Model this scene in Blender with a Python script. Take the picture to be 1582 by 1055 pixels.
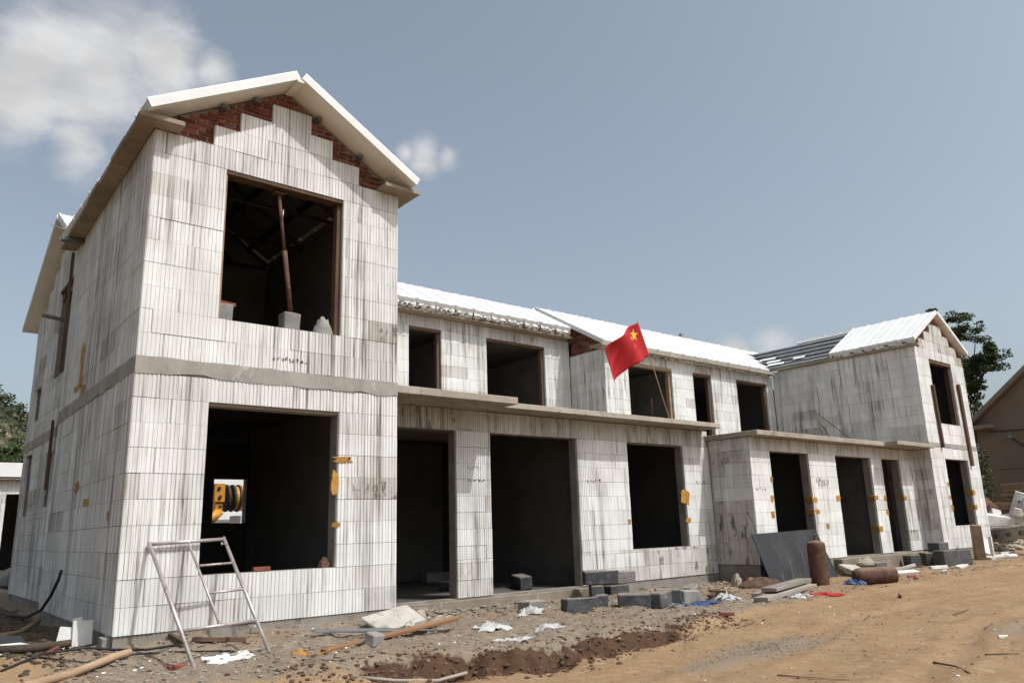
import bpy, bmesh, math, random
import numpy as np
from mathutils import Matrix, Vector, Euler

R = math.radians
rng = random.Random(11)
for _o in list(bpy.data.objects):
    bpy.data.objects.remove(_o)
sc = bpy.context.scene
col = sc.collection

# ------------------------------------------------------------------ camera
cam = bpy.data.cameras.new('camera')
cam.sensor_width = 36.0
cam.lens = 27.29
cam.clip_start = 0.05
cam.clip_end = 3000.0
cam_ob = bpy.data.objects.new('camera', cam)
cam_ob.matrix_world = Matrix((
    (0.770623, -0.126790, -0.624552, -2.368),
    (-0.636594, -0.198988, -0.745085, -9.874),
    (-0.029809, 0.971766, -0.234058, 1.035),
    (0, 0, 0, 1)))
col.objects.link(cam_ob)
sc.camera = cam_ob

# ------------------------------------------------------------------ exposure
vs = sc.view_settings
vs.view_transform = 'Standard'
vs.look = 'None'
vs.exposure = 0.12
vs.gamma = 1.0
vs.use_curve_mapping = False

# ------------------------------------------------------------------ sun and sky
SUN_TO = Vector((-0.375, 1.0, -1.55)).normalized()       # the way the light travels
sun = bpy.data.lights.new('sun', 'SUN')
sun.energy = 3.3
sun.angle = R(0.55)
sun.color = (1.0, 0.985, 0.96)
sun_ob = bpy.data.objects.new('sun', sun)
sun_ob.rotation_euler = SUN_TO.to_track_quat('-Z', 'Y').to_euler()
sun_ob.location = (10, -30, 40)
col.objects.link(sun_ob)

world = bpy.data.worlds.new('World')
sc.world = world
world.use_nodes = True


class NT:
    """tiny helper round a node tree"""
    def __init__(s, tree):
        s.t = tree

    def n(s, typ, ins=None, **props):
        nd = s.t.nodes.new(typ)
        for k, v in props.items():
            setattr(nd, k, v)
        for k, v in (ins or {}).items():
            sk = nd.inputs[k]
            if isinstance(v, bpy.types.NodeSocket):
                s.t.links.new(v, sk)
            else:
                sk.default_value = v
        return nd

    def math(s, op, a, b=0.0, c=0.0, clamp=False):
        return s.n('ShaderNodeMath', {0: a, 1: b, 2: c}, operation=op, use_clamp=clamp).outputs[0]

    def ramp(s, v, a, b, lo=0.0, hi=1.0):
        return s.n('ShaderNodeMapRange', {'Value': v, 'From Min': a, 'From Max': b, 'To Min': lo, 'To Max': hi},
                   interpolation_type='SMOOTHSTEP').outputs['Result']

    def noise(s, vec, scale, detail=3.0, rough=0.55, dist=0.0):
        return s.n('ShaderNodeTexNoise', {'Vector': vec, 'Scale': scale, 'Detail': detail, 'Roughness': rough,
                                          'Distortion': dist}).outputs[0]

    def mix(s, f, a, b):
        nd = s.n('ShaderNodeMix', data_type='RGBA')
        for idx, v in ((0, f), (6, a), (7, b)):
            sk = nd.inputs[idx]
            if isinstance(v, bpy.types.NodeSocket):
                s.t.links.new(v, sk)
            else:
                sk.default_value = v if idx == 0 else (tuple(v) + (1,))[:4]
        return nd.outputs[2]

    def scl(s, colr, f):
        nd = s.n('ShaderNodeVectorMath', {0: colr}, operation='SCALE')
        if isinstance(f, bpy.types.NodeSocket):
            s.t.links.new(f, nd.inputs[3])
        else:
            nd.inputs[3].default_value = f
        return nd.outputs[0]


wt = NT(world.node_tree)
world.node_tree.nodes.clear()
sky = wt.n('ShaderNodeTexSky', sky_type='NISHITA', sun_disc=False)
sky.sun_elevation = math.asin(-SUN_TO.z)
sky.sun_rotation = math.atan2(-SUN_TO.x, -SUN_TO.y)
sky.altitude = 60.0
sky.air_density = 1.0
sky.dust_density = 4.5
sky.ozone_density = 1.6
gen = wt.n('ShaderNodeTexCoord').outputs['Generated']
# a cumulus bank and two wisps, as lobes of direction broken up by noise
lobes = [((0.1432, 0.8598, 0.4902), .088), ((0.0885, 0.8646, 0.4946), .070), ((0.2009, 0.8334, 0.5149), .056),
         ((0.2523, 0.8172, 0.5183), .028), ((0.137, 0.8944, 0.4257), .036), ((0.078, 0.8865, 0.456), .058),
         ((0.4898, 0.7439, 0.4547), .026), ((0.4700, 0.7560, 0.4560), .017), ((0.5150, 0.7290, 0.4530), .017),
         ((0.8361, 0.5064, 0.2108), .032), ((0.8150, 0.5420, 0.2050), .026)]
dens = None
for cdir, rad in lobes:
    dv = wt.n('ShaderNodeVectorMath', {0: gen, 1: Vector(cdir).normalized()}, operation='DISTANCE').outputs['Value']
    f = wt.math('SUBTRACT', 1.0, wt.math('DIVIDE', dv, rad))
    dens = f if dens is None else wt.math('MAXIMUM', dens, f)
gst = wt.n('ShaderNodeVectorMath', {0: gen, 1: (1.0, 1.0, 1.9)}, operation='MULTIPLY').outputs[0]
nz = wt.noise(gst, 8.5, 9.0, 0.60, 0.25)
dens = wt.math('ADD', dens, wt.math('MULTIPLY', wt.math('SUBTRACT', nz, 0.5), 2.0))
dens = wt.math('MULTIPLY', wt.ramp(dens, -0.25, 0.85), 0.95)
shade = wt.ramp(wt.noise(gst, 12.0, 6.0), 0.35, 0.68, 0.84, 1.06)
cloudc = wt.scl(wt.n('ShaderNodeRGB').outputs[0], shade)
world.node_tree.nodes[-1].inputs[0]
for nd_ in world.node_tree.nodes:
    if nd_.bl_idname == 'ShaderNodeRGB':
        nd_.outputs[0].default_value = (4.5, 4.5, 4.52, 1)
hsv = wt.n('ShaderNodeHueSaturation', {'Color': sky.outputs[0], 'Saturation': 0.60, 'Value': 1.0})
tint = wt.n('ShaderNodeVectorMath', {0: hsv.outputs[0], 1: (0.955, 1.0, 0.975)}, operation='MULTIPLY').outputs[0]
skyc = wt.mix(dens, tint, cloudc)
bg = wt.n('ShaderNodeBackground', {'Color': skyc, 'Strength': 0.15})
wo = wt.n('ShaderNodeOutputWorld')
world.node_tree.links.new(bg.outputs[0], wo.inputs[0])

# ------------------------------------------------------------------ scene helpers
WM = {}


def add(name, me, parent=None, M=None, mat=None):
    """link a mesh (or None for an Empty) at world matrix M under parent"""
    o = bpy.data.objects.new(name, me)
    M = M or Matrix.Identity(4)
    WM[o] = M
    if parent is not None:
        o.parent = parent
        o.matrix_basis = WM[parent].inverted() @ M
    else:
        o.matrix_basis = M
    col.objects.link(o)
    if mat is not None and me is not None and not me.materials:
        me.materials.append(mat)
    return o


def tag(o, label, cat, group=None):
    o['label'] = label
    o['category'] = cat
    if group:
        o['group'] = group
    return o


def T(x, y, z, rz=0.0, rx=0.0, ry=0.0):
    return Matrix.Translation((x, y, z)) @ Euler((rx, ry, rz)).to_matrix().to_4x4()


def thing(name, label, cat, loc, rz=0.0, group=None):
    return tag(add(name, None, None, T(*loc, rz)), label, cat, group)


def mk(name, verts, faces, mats=(), idx=None, smooth=False):
    me = bpy.data.meshes.new(name)
    me.from_pydata([tuple(v) for v in verts], [], faces)
    for m in mats:
        me.materials.append(m)
    if idx is not None:
        me.polygons.foreach_set('material_index', idx)
    if smooth:
        me.polygons.foreach_set('use_smooth', [True] * len(me.polygons))
    me.update()
    return me


BOXF = [(0, 3, 2, 1), (4, 5, 6, 7), (0, 1, 5, 4), (1, 2, 6, 5), (2, 3, 7, 6), (3, 0, 4, 7)]


def boxv(x0, x1, y0, y1, z0, z1):
    return [(x0, y0, z0), (x1, y0, z0), (x1, y1, z0), (x0, y1, z0), (x0, y0, z1), (x1, y0, z1), (x1, y1, z1), (x0, y1, z1)]


def box_me(name, b, mat, bevel=0.0, jit=0.0, seed=0):
    """box given as x0,x1,y0,y1,z0,z1, edges rounded and corners a little off"""
    bm = bmesh.new()
    rr = random.Random(seed)
    vs_ = [bm.verts.new(Vector(v) + Vector((rr.uniform(-jit, jit), rr.uniform(-jit, jit), rr.uniform(-jit, jit)))) for v in boxv(*b)]
    for f in BOXF:
        bm.faces.new([vs_[i] for i in f])
    if bevel:
        bmesh.ops.bevel(bm, geom=bm.edges[:], offset=bevel, segments=1, affect='EDGES', profile=0.6)
    me = bpy.data.meshes.new(name)
    bm.to_mesh(me)
    bm.free()
    me.materials.append(mat)
    return me


def boxes_me(name, lst, mat):
    v, f = [], []
    for b in lst:
        n = len(v)
        v += boxv(*b)
        f += [tuple(n + i for i in q) for q in BOXF]
    return mk(name, v, f, [mat])


def tube_geo(pts, rads, seg=8, v=None, f=None):
    v = [] if v is None else v
    f = [] if f is None else f
    pts = [Vector(p) for p in pts]
    if not hasattr(rads, '__len__'):
        rads = [rads] * len(pts)
    rings = []
    up = Vector((0, 0, 1))
    for i, p in enumerate(pts):
        d = (pts[min(i + 1, len(pts) - 1)] - pts[max(i - 1, 0)]).normalized()
        a = d.cross(up)
        if a.length < 1e-3:
            a = d.cross(Vector((1, 0, 0)))
        a.normalize()
        b = a.cross(d).normalized()
        st = len(v)
        for k in range(seg):
            an = 2 * math.pi * k / seg
            v.append(p + (a * math.cos(an) + b * math.sin(an)) * rads[i])
        rings.append(st)
    for i in range(len(rings) - 1):
        for k in range(seg):
            k2 = (k + 1) % seg
            f.append((rings[i] + k, rings[i] + k2, rings[i + 1] + k2, rings[i + 1] + k))
    f.append(tuple(rings[0] + k for k in range(seg))[::-1])
    f.append(tuple(rings[-1] + k for k in range(seg)))
    return v, f


def tube_me(name, pts, rads, mat, seg=8, smooth=True):
    v, f = tube_geo(pts, rads, seg)
    return mk(name, v, f, [mat], smooth=smooth)


def lathe_me(name, prof, mat, seg=24):
    """profile of (radius, z) turned round z"""
    v, f = [], []
    for r_, z_ in prof:
        for k in range(seg):
            a = 2 * math.pi * k / seg
            v.append((r_ * math.cos(a), r_ * math.sin(a), z_))
    for i in range(len(prof) - 1):
        for k in range(seg):
            k2 = (k + 1) % seg
            f.append((i * seg + k, i * seg + k2, (i + 1) * seg + k2, (i + 1) * seg + k))
    f.append(tuple(range(seg))[::-1])
    f.append(tuple((len(prof) - 1) * seg + k for k in range(seg)))
    return mk(name, v, f, [mat], smooth=False)


def rock_geo(rr, s, v, f, loc, flat=0.6):
    """six- to ten-sided chip of rubble"""
    n = rr.choice((5, 6, 7))
    a0 = rr.uniform(0, 6.28)
    st = len(v)
    el = rr.uniform(.55, 1.0)
    ca, sa = math.cos(a0), math.sin(a0)
    for lev, sc_ in ((-.45, .8), (.1, 1.0), (.5, .55)):
        for k in range(n):
            a = 2 * math.pi * k / n + rr.uniform(-.3, .3)
            r_ = s * sc_ * rr.uniform(.65, 1.1)
            px, py = r_ * math.cos(a), r_ * math.sin(a) * el
            v.append((loc[0] + px * ca - py * sa, loc[1] + px * sa + py * ca, loc[2] + s * flat * (lev + rr.uniform(-.15, .15))))
    for L_ in range(2):
        for k in range(n):
            k2 = (k + 1) % n
            f.append((st + L_ * n + k, st + L_ * n + k2, st + (L_ + 1) * n + k2, st + (L_ + 1) * n + k))
    f.append(tuple(st + 2 * n + k for k in range(n)))


# ---- value noise in numpy (for terrain and crumpled things)
_tab = np.random.RandomState(5).rand(256, 256)


def vnoise(x, y):
    x = np.asarray(x, float); y = np.asarray(y, float)
    xi = np.floor(x).astype(int); yi = np.floor(y).astype(int)
    fx = x - xi; fy = y - yi
    fx = fx * fx * (3 - 2 * fx); fy = fy * fy * (3 - 2 * fy)
    a = _tab[xi & 255, yi & 255]; b = _tab[(xi + 1) & 255, yi & 255]
    c_ = _tab[xi & 255, (yi + 1) & 255]; d = _tab[(xi + 1) & 255, (yi + 1) & 255]
    return (a * (1 - fx) + b * fx) * (1 - fy) + (c_ * (1 - fx) + d * fx) * fy - .5


def fbm(x, y, o=4):
    s = 0; a = 1.0
    for i in range(o):
        s = s + a * vnoise(np.asarray(x) * 2 ** i + 17.3 * i, np.asarray(y) * 2 ** i + 9.1 * i)
        a *= .5
    return s


# ------------------------------------------------------------------ materials
def base(name, rough=0.85, spec=0.25):
    m = bpy.data.materials.new(name)
    m.use_nodes = True
    t = NT(m.node_tree)
    b = m.node_tree.nodes['Principled BSDF']
    b.inputs['Roughness'].default_value = rough
    b.inputs['Specular IOR Level'].default_value = spec
    return m, t, b


def lnk(t, a, b):
    t.t.links.new(a, b)


def mottled(name, c1, c2, scale=4.0, rough=0.85, bump=0.15, spec=0.25, obj_var=0.0, stretch=None, c3=None, metal=0.0, local=True,
            bscale=None, topdust=None):
    """two-tone mottled surface with fine relief; c3 adds sparse spots"""
    m, t, b = base(name, rough, spec)
    b.inputs['Metallic'].default_value = metal
    tc = t.n('ShaderNodeTexCoord').outputs['Object'] if local else t.n('ShaderNodeNewGeometry').outputs['Position']
    oi = t.n('ShaderNodeObjectInfo').outputs['Random']
    if local:
        tc = t.n('ShaderNodeVectorMath', {0: tc, 1: t.n('ShaderNodeCombineXYZ', {0: t.math('MULTIPLY', oi, 37.0), 1: t.math('MULTIPLY', oi, 11.0)}).outputs[0]}, operation='ADD').outputs[0]
    if stretch:
        tc = t.n('ShaderNodeMapping', {'Vector': tc, 'Scale': stretch}).outputs[0]
    nz_ = t.noise(tc, scale, 6.0, 0.62)
    c = t.mix(t.ramp(nz_, 0.3, 0.7), c1, c2)
    if c3:
        c = t.mix(t.ramp(t.noise(tc, scale * 1.7, 4.0, 0.7, 0.6), 0.56, 0.68), c, c3)
    if obj_var:
        c = t.scl(c, t.ramp(oi, 0, 1, 1 - obj_var, 1 + obj_var * .4))
    if topdust:
        nz2 = t.n('ShaderNodeSeparateXYZ', {0: t.n('ShaderNodeNewGeometry').outputs['Normal']}).outputs[2]
        df = t.math('MULTIPLY', t.ramp(nz2, .45, .9), t.ramp(t.noise(tc, 9.0, 5.0, .65), .30, .62, .35, .95))
        c = t.mix(df, c, topdust)
    lnk(t, c, b.inputs['Base Color'])
    bn = t.n('ShaderNodeBump', {'Height': t.noise(tc, bscale or scale * 6, 5.0, 0.65), 'Strength': bump, 'Distance': 0.02})
    lnk(t, bn.outputs[0], b.inputs['Normal'])
    return m


def eps_mat(name, groove):
    """white ribbed foam block, with weather streaks; the custom property dirt of each block says how grimy it is"""
    m, t, b = base(name, 0.9, 0.15)
    pos = t.n('ShaderNodeNewGeometry').outputs['Position']
    sp = t.n('ShaderNodeSeparateXYZ', {0: pos})
    u = t.math('ADD', sp.outputs[0], t.math('MULTIPLY', sp.outputs[1], 1.013))
    z = sp.outputs[2]
    dirt = t.n('ShaderNodeAttribute', attribute_type='OBJECT', attribute_name='dirt').outputs['Fac']
    rnd = t.n('ShaderNodeObjectInfo').outputs['Random']

    def uv(a, b_, off=0.0):
        return t.n('ShaderNodeCombineXYZ', {0: t.math('MULTIPLY', u, a), 1: t.math('MULTIPLY', z, b_), 2: off}).outputs[0]
    streak = t.ramp(t.noise(uv(8.0, .30), 1.0, 5.0, 0.65), 0.49, 0.68)
    fine = t.ramp(t.noise(uv(34.0, .38, 3.0), 1.0, 3.0, 0.6), 0.46, 0.70)
    big = t.ramp(t.noise(uv(.55, .42, 7.0), 1.0, 3.0, 0.55), 0.38, 0.66)
    # grime that starts at each block's own top joint and runs down from there
    perblk = t.n('ShaderNodeCombineXYZ', {0: t.math('MULTIPLY', u, 26.0), 1: t.math('MULTIPLY', z, 1.3), 2: t.math('MULTIPLY', rnd, 40.0)}).outputs[0]
    run = t.math('MULTIPLY', t.ramp(t.noise(perblk, 1.0, 4.0, .7), .5, .68), t.ramp(rnd, .62, .95))
    amt = t.math('ADD', t.math('MULTIPLY', streak, t.math('ADD', t.math('MULTIPLY', big, .62), .24)),
                 t.math('MULTIPLY', fine, t.math('ADD', t.math('MULTIPLY', big, .36), .14)))
    amt = t.math('MULTIPLY', amt, t.math('ADD', .50, t.math('MULTIPLY', dirt, 1.6)))
    clus = t.math('MULTIPLY', t.ramp(t.noise(uv(2.4, .20, 31.0), 1.0, 4.0, .6), .50, .70), t.ramp(t.noise(uv(38.0, .30, 33.0), 1.0, 3.0, .6), .30, .62, .25, 1.0))
    amt = t.math('ADD', amt, t.math('MULTIPLY', clus, t.math('ADD', .28, t.math('MULTIPLY', dirt, .55))))
    amt = t.math('ADD', amt, t.math('MULTIPLY', run, .42), clamp=True)
    w1 = (0.725, 0.725, 0.715)
    c = t.mix(t.ramp(t.noise(uv(1.3, 1.3, 11.0), 1.0, 4.0), .35, .65), w1, (0.645, 0.64, 0.625))
    c = t.scl(c, t.ramp(rnd, 0, 1, .90, 1.02))
    c = t.mix(amt, c, (0.20, 0.178, 0.158))
    film_ = t.math('MULTIPLY', t.ramp(dirt, .5, .9), t.ramp(t.noise(uv(1.6, .9, 21.0), 1.0, 4.0, .6), .3, .6, .25, .6))
    c = t.mix(film_, c, (0.33, 0.285, 0.245))
    blot = t.ramp(t.noise(uv(6.0, 2.2, 5.0), 1.0, 5.0, 0.65, 0.3), 0.54, 0.60)
    heavy = t.math('MULTIPLY', blot, t.ramp(dirt, 0.62, 1.0), clamp=True)
    c = t.mix(t.math('MULTIPLY', heavy, .85), c, (0.115, 0.105, 0.095))
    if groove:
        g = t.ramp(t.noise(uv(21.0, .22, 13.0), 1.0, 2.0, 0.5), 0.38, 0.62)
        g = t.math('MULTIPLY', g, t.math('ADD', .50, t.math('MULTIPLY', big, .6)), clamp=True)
        c = t.mix(g, c, (0.13, 0.115, 0.10))  # grime, plus the undercut's shadow painted onto the groove sides
    lnk(t, c, b.inputs['Base Color'])
    bn = t.n('ShaderNodeBump', {'Height': t.noise(pos, 130.0, 3.0, .6), 'Strength': .12, 'Distance': .01})
    lnk(t, bn.outputs[0], b.inputs['Normal'])
    return m


M = {}
M['eps'] = eps_mat('eps_foam', False)
M['groove'] = eps_mat('eps_groove_grime_shade', True)
M['eps_plain'] = mottled('eps_scrap', (.64, .63, .61), (.50, .485, .46), 3.0, .9, .1)
M['concrete'] = mottled('concrete', (.185, .165, .142), (.26, .235, .205), 2.2, .9, .35, c3=(.13, .115, .10), local=False)
M['paleconcrete'] = mottled('pale_concrete', (.33, .305, .27), (.42, .39, .35), 3.2, .9, .35, c3=(.24, .215, .19))
M['band'] = mottled('band_concrete', (.235, .215, .195), (.33, .305, .28), 2.6, .9, .3, c3=(.40, .38, .35), local=False, stretch=(1, 1, .6))
M['slab'] = mottled('slab_concrete', (.29, .25, .205), (.37, .33, .28), 1.8, .9, .3, c3=(.19, .16, .13), local=False)
M['gutter'] = mottled('gutter_concrete', (.25, .205, .155), (.33, .28, .22), 2.0, .9, .2, c3=(.24, .20, .16), local=False, obj_var=.15)
M['core'] = mottled('core_concrete', (.185, .165, .15), (.26, .235, .21), 3.0, .92, .25, local=False)
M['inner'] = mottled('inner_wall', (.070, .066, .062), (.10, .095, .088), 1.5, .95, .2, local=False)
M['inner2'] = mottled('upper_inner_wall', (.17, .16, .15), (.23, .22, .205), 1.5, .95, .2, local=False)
M['brick'] = mottled('fired_brick', (.235, .075, .052), (.165, .050, .038), 9.0, .9, .3, obj_var=.45, c3=(.27, .17, .135))
M['mortar'] = mottled('mortar', (.27, .22, .19), (.18, .14, .12), 8.0, .95, .5, local=False)
M['roof'] = mottled('white_roof_panel', (.69, .69, .685), (.62, .62, .615), 1.4, .62, .04, spec=.3, obj_var=.04)
M['under'] = mottled('panel_underside', (.80, .78, .735), (.72, .70, .65), 1.4, .8, .05)
M['timber'] = mottled('weathered_timber', (.135, .082, .053), (.085, .052, .036), 6.0, .85, .3, stretch=(1, 1, .15), obj_var=.2)
M['wood'] = mottled('pale_timber', (.36, .255, .165), (.24, .165, .105), 5.0, .85, .3, stretch=(.12, 1, 1), obj_var=.3)
M['greywood'] = mottled('grey_timber', (.34, .30, .26), (.24, .21, .18), 5.0, .9, .3, stretch=(.12, 1, 1), obj_var=.25)
M['redwood'] = mottled('orange_board', (.27, .14, .072), (.19, .10, .052), 5.0, .8, .2, stretch=(.12, 1, 1))
M['rust'] = mottled('rusty_steel', (.115, .056, .036), (.065, .034, .025), 7.0, .8, .3, c3=(.17, .095, .06), spec=.25, topdust=(.20, .14, .095))
M['galv'] = mottled('galvanised_tube', (.48, .44, .42), (.34, .30, .29), 6.0, .42, .1, c3=(.30, .15, .12), spec=.5, metal=.45)
M['steel'] = mottled('grey_channel_steel', (.17, .175, .18), (.11, .115, .12), 3.0, .55, .05, metal=.3)
M['purlin'] = mottled('pale_purlin', (.30, .315, .33), (.22, .23, .245), 3.0, .55, .05, metal=.2)
M['cblock'] = mottled('grey_block', (.105, .105, .108), (.066, .066, .070), 5.0, .95, .6, obj_var=.25, c3=(.17, .16, .15), bscale=60, topdust=(.24, .205, .165))
M['lblock'] = mottled('pale_block', (.27, .26, .25), (.19, .18, .175), 6.0, .95, .6, obj_var=.2, c3=(.12, .115, .11), bscale=50, topdust=(.30, .265, .22))
M['sill'] = mottled('dusty_concrete', (.235, .195, .152), (.17, .14, .11), 2.4, .93, .35, c3=(.28, .24, .195), local=False)
M['dust'] = mottled('dusty_rubble', (.36, .31, .25), (.27, .235, .195), 5.0, .95, .4, obj_var=.2)
M['sheet'] = mottled('dark_sheet', (.034, .035, .038), (.050, .051, .054), 1.4, .85, .05, c3=(.085, .08, .077), spec=.12, stretch=(1.2, 1, .35))
M['foam'] = mottled('orange_foam', (.42, .225, .045), (.30, .145, .028), 12.0, .75, .3, obj_var=.25)
M['cable'] = mottled('black_cable', (.018, .018, .019), (.03, .03, .03), 5.0, .6, .1)
M['plastic'] = mottled('white_film', (.46, .455, .45), (.33, .325, .32), 3.0, .45, .1, spec=.4)
M['blue'] = mottled('blue_film', (.045, .085, .19), (.03, .055, .13), 4.0, .5, .1)
M['redcloth'] = mottled('red_cloth', (.40, .018, .022), (.28, .012, .016), 6.0, .8, .2)
M['flag'] = mottled('flag_red', (.36, .010, .014), (.31, .008, .012), 2.0, .75, .08)
M['star'] = mottled('flag_yellow', (.66, .43, .05), (.60, .38, .04), 4.0, .75, .05)
M['mark'] = mottled('marker_stroke', (.09, .08, .075), (.14, .13, .12), 9.0, .9, .05)
M['yellow'] = mottled('machine_yellow', (.58, .26, .025), (.44, .18, .02), 4.0, .5, .05, c3=(.22, .10, .02), spec=.4)
M['grease'] = mottled('machine_black', (.025, .022, .02), (.05, .04, .03), 4.0, .6, .1)
M['stucco'] = mottled('brown_stucco', (.195, .145, .105), (.165, .122, .087), 1.1, .95, .3, local=False)
M['stuccotrim'] = mottled('brown_trim', (.24, .19, .145), (.19, .15, .115), 1.1, .9, .2, local=False)
M['glass'] = mottled('dark_glass', (.02, .025, .03), (.03, .035, .04), 1.0, .12, .0, spec=.5)
M['stick'] = mottled('dry_stick', (.17, .115, .075), (.11, .075, .05), 7.0, .95, .4)
M['bark'] = mottled('bark', (.10, .075, .055), (.06, .045, .033), 7.0, .95, .6)


def leaf_mat(name, a, b_):
    m, t, b = base(name, .7, .25)
    g = t.n('ShaderNodeNewGeometry')
    c = t.mix(g.outputs['Random Per Island'], a, b_)
    big = t.ramp(t.noise(g.outputs['Position'], .8, 3.0), .35, .65, .75, 1.2)
    lnk(t, t.scl(c, big), b.inputs['Base Color'])
    return m


M['leaf'] = leaf_mat('tree_leaf', (.035, .055, .018), (.075, .10, .032))
M['scrub'] = leaf_mat('scrub_leaf', (.030, .045, .018), (.060, .072, .030))


def ground_mat():
    m, t, b = base('site_soil', .97, .1)
    g = t.n('ShaderNodeNewGeometry')
    pos = g.outputs['Position']
    at = lambda nm: t.n('ShaderNodeAttribute', attribute_type='GEOMETRY', attribute_name=nm).outputs['Fac']
    n1 = t.noise(pos, .9, 6.0, .62)
    n2 = t.noise(pos, 7.0, 6.0, .65)
    n3 = t.noise(pos, 34.0, 4.0, .7)
    sand = t.mix(t.ramp(n1, .32, .68), (.285, .190, .108), (.235, .150, .082))
    sand = t.mix(t.ramp(n2, .45, .72), sand, (.31, .225, .142))
    sand = t.mix(t.math('MULTIPLY', t.ramp(t.noise(pos, 2.3, 6.0, .7, .5), .56, .68), .45), sand, (.18, .125, .082))
    grey = t.mix(t.ramp(n2, .3, .7), (.245, .195, .145), (.165, .128, .096))
    grey = t.mix(t.ramp(n3, .55, .75), grey, (.31, .275, .235))
    grey = t.mix(t.math('MULTIPLY', t.ramp(n1, .5, .7), .6), grey, (.21, .140, .086))
    cut = t.mix(t.ramp(n2, .3, .7), (.098, .054, .033), (.056, .033, .022))
    dark = t.mix(t.ramp(n2, .35, .65), (.115, .085, .058), (.085, .072, .040))
    rub = t.ramp(t.math('ADD', at('rubble'), t.math('MULTIPLY', t.math('SUBTRACT', n2, .5), .9)), .30, .70)
    c = t.mix(rub, sand, grey)
    c = t.mix(t.ramp(t.math('ADD', at('cut'), t.math('MULTIPLY', t.math('SUBTRACT', n2, .5), 1.0)), .38, .62), c, cut)
    c = t.mix(t.ramp(t.math('ADD', at('darksoil'), t.math('MULTIPLY', t.math('SUBTRACT', n2, .5), .8)), .35, .65), c, dark)
    gv = t.math('MULTIPLY', t.ramp(t.math('ADD', at('gravel'), t.math('MULTIPLY', t.math('SUBTRACT', n2, .5), 1.2)), .40, .8), .7)
    c = t.mix(gv, c, (.20, .165, .13))
    c = t.mix(t.math('MULTIPLY', at('green'), t.ramp(n1, .3, .6)), c, (.06, .075, .03))
    lnk(t, c, b.inputs['Base Color'])
    h = t.math('ADD', t.noise(pos, 18.0, 6.0, .7), t.math('MULTIPLY', t.noise(pos, 90.0, 3.0, .6), .35))
    bn = t.n('ShaderNodeBump', {'Height': h, 'Strength': .7, 'Distance': .03})
    lnk(t, bn.outputs[0], b.inputs['Normal'])
    return m


M['ground'] = ground_mat()
M['clod'] = mottled('soil_clod', (.135, .078, .048), (.085, .05, .032), 3.0, .97, .5, local=False)
M['sandclod'] = mottled('sandy_clod', (.27, .18, .105), (.20, .13, .075), 3.0, .97, .4, local=False)
M['rubble'] = mottled('rubble_chips', (.27, .232, .188), (.155, .130, .104), .9, .95, .4, c3=(.30, .16, .10), local=False)
M['bits'] = mottled('white_chips', (.74, .73, .71), (.60, .58, .55), 2.0, .9, .2, local=False)
M['hill'] = mottled('hill_soil', (.062, .060, .034), (.030, .036, .019), .07, .95, .2, c3=(.24, .18, .12), local=False)

# ------------------------------------------------------------------ terrain
def sm(t):
    t = np.clip(t, 0, 1)
    return t * t * (3 - 2 * t)


def bank_y(x):
    return np.interp(x, [-8, 0, 2, 3.5, 5.4, 8.4, 12, 40], [-2.0, -2.2, -2.7, -3.4, -3.1, -2.4, -2.2, -2.2])


def front_y(x):
    return np.interp(x, [3.4, 3.9, 13.4, 13.8, 21.9, 22.4], [0, 1.8, 1.8, .66, .66, 0])


def G(x, y):
    x = np.asarray(x, float); y = np.asarray(y, float)
    st = np.interp(x, [-8, 0, 1.5, 6, 9, 12, 40], [.05, .10, .16, .15, .08, .06, .06])
    z = -.42 + st * sm((y - bank_y(x)) / .45)
    near = np.exp(-np.clip(front_y(x) - y, 0, 9) / .7)
    z = z + near * np.interp(x, [-4, 0, 2, 4, 6, 40], [.15, .2, .15, .1, .02, .08])
    z = z + .10 * sm((x - 16) / 10) * sm((y + 6) / 4)
    # the heap of spoil at the far end of the row
    z = z + 1.15 * np.exp(-(((x - 30.5) / 2.6) ** 2 + ((y - .9) / 2.2) ** 2))
    return z


def gz(x, y):
    return float(G(x, y))


def grow(lo, hi, step, far, fac):
    a = list(np.arange(lo, hi + 1e-6, step))
    s = step; p = hi
    while p < far:
        s *= fac; p += s; a.append(p)
    s = step; p = lo
    pre = []
    while p > -far:
        s *= fac; p -= s; pre.append(p)
    return np.array(pre[::-1] + a)


gx = grow(-3.5, 14.0, .055, 900, 1.10)
gy = grow(-8.0, 3.0, .055, 900, 1.12)
GX, GY = np.meshgrid(gx, gy, indexing='ij')
GZ = G(GX, GY)
yb_ = bank_y(GX)
inside = sm((GY - yb_) / .6)
rubm = inside * sm((24 - GX) / 3) * np.clip(1.25 - .12 * np.clip(GX - 6, 0, 20), .35, 1) * sm((GX + 1.5) / 2)
fine_ = np.exp(-((np.maximum(0, np.maximum(GX - 26, -5 - GX))) / 6) ** 2) * np.exp(-((np.maximum(0, np.maximum(GY - 14, -9 - GY))) / 4) ** 2)
GZ = GZ + fine_ * (.05 * fbm(GX * .5, GY * .5, 3) + (.030 + .060 * rubm) * fbm(GX * 2.2, GY * 2.2, 4) + (.012 + .036 * rubm) * fbm(GX * 9, GY * 9, 3))
cutm = np.exp(-((GY - yb_ - .24) / .25) ** 2) * sm((GX - 1.2) / 1.2) * sm((8.0 - GX) / 2.5)
GZ = GZ + cutm * (.26 * fbm(GX * 4.5, GY * 6, 4) - .06)
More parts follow.
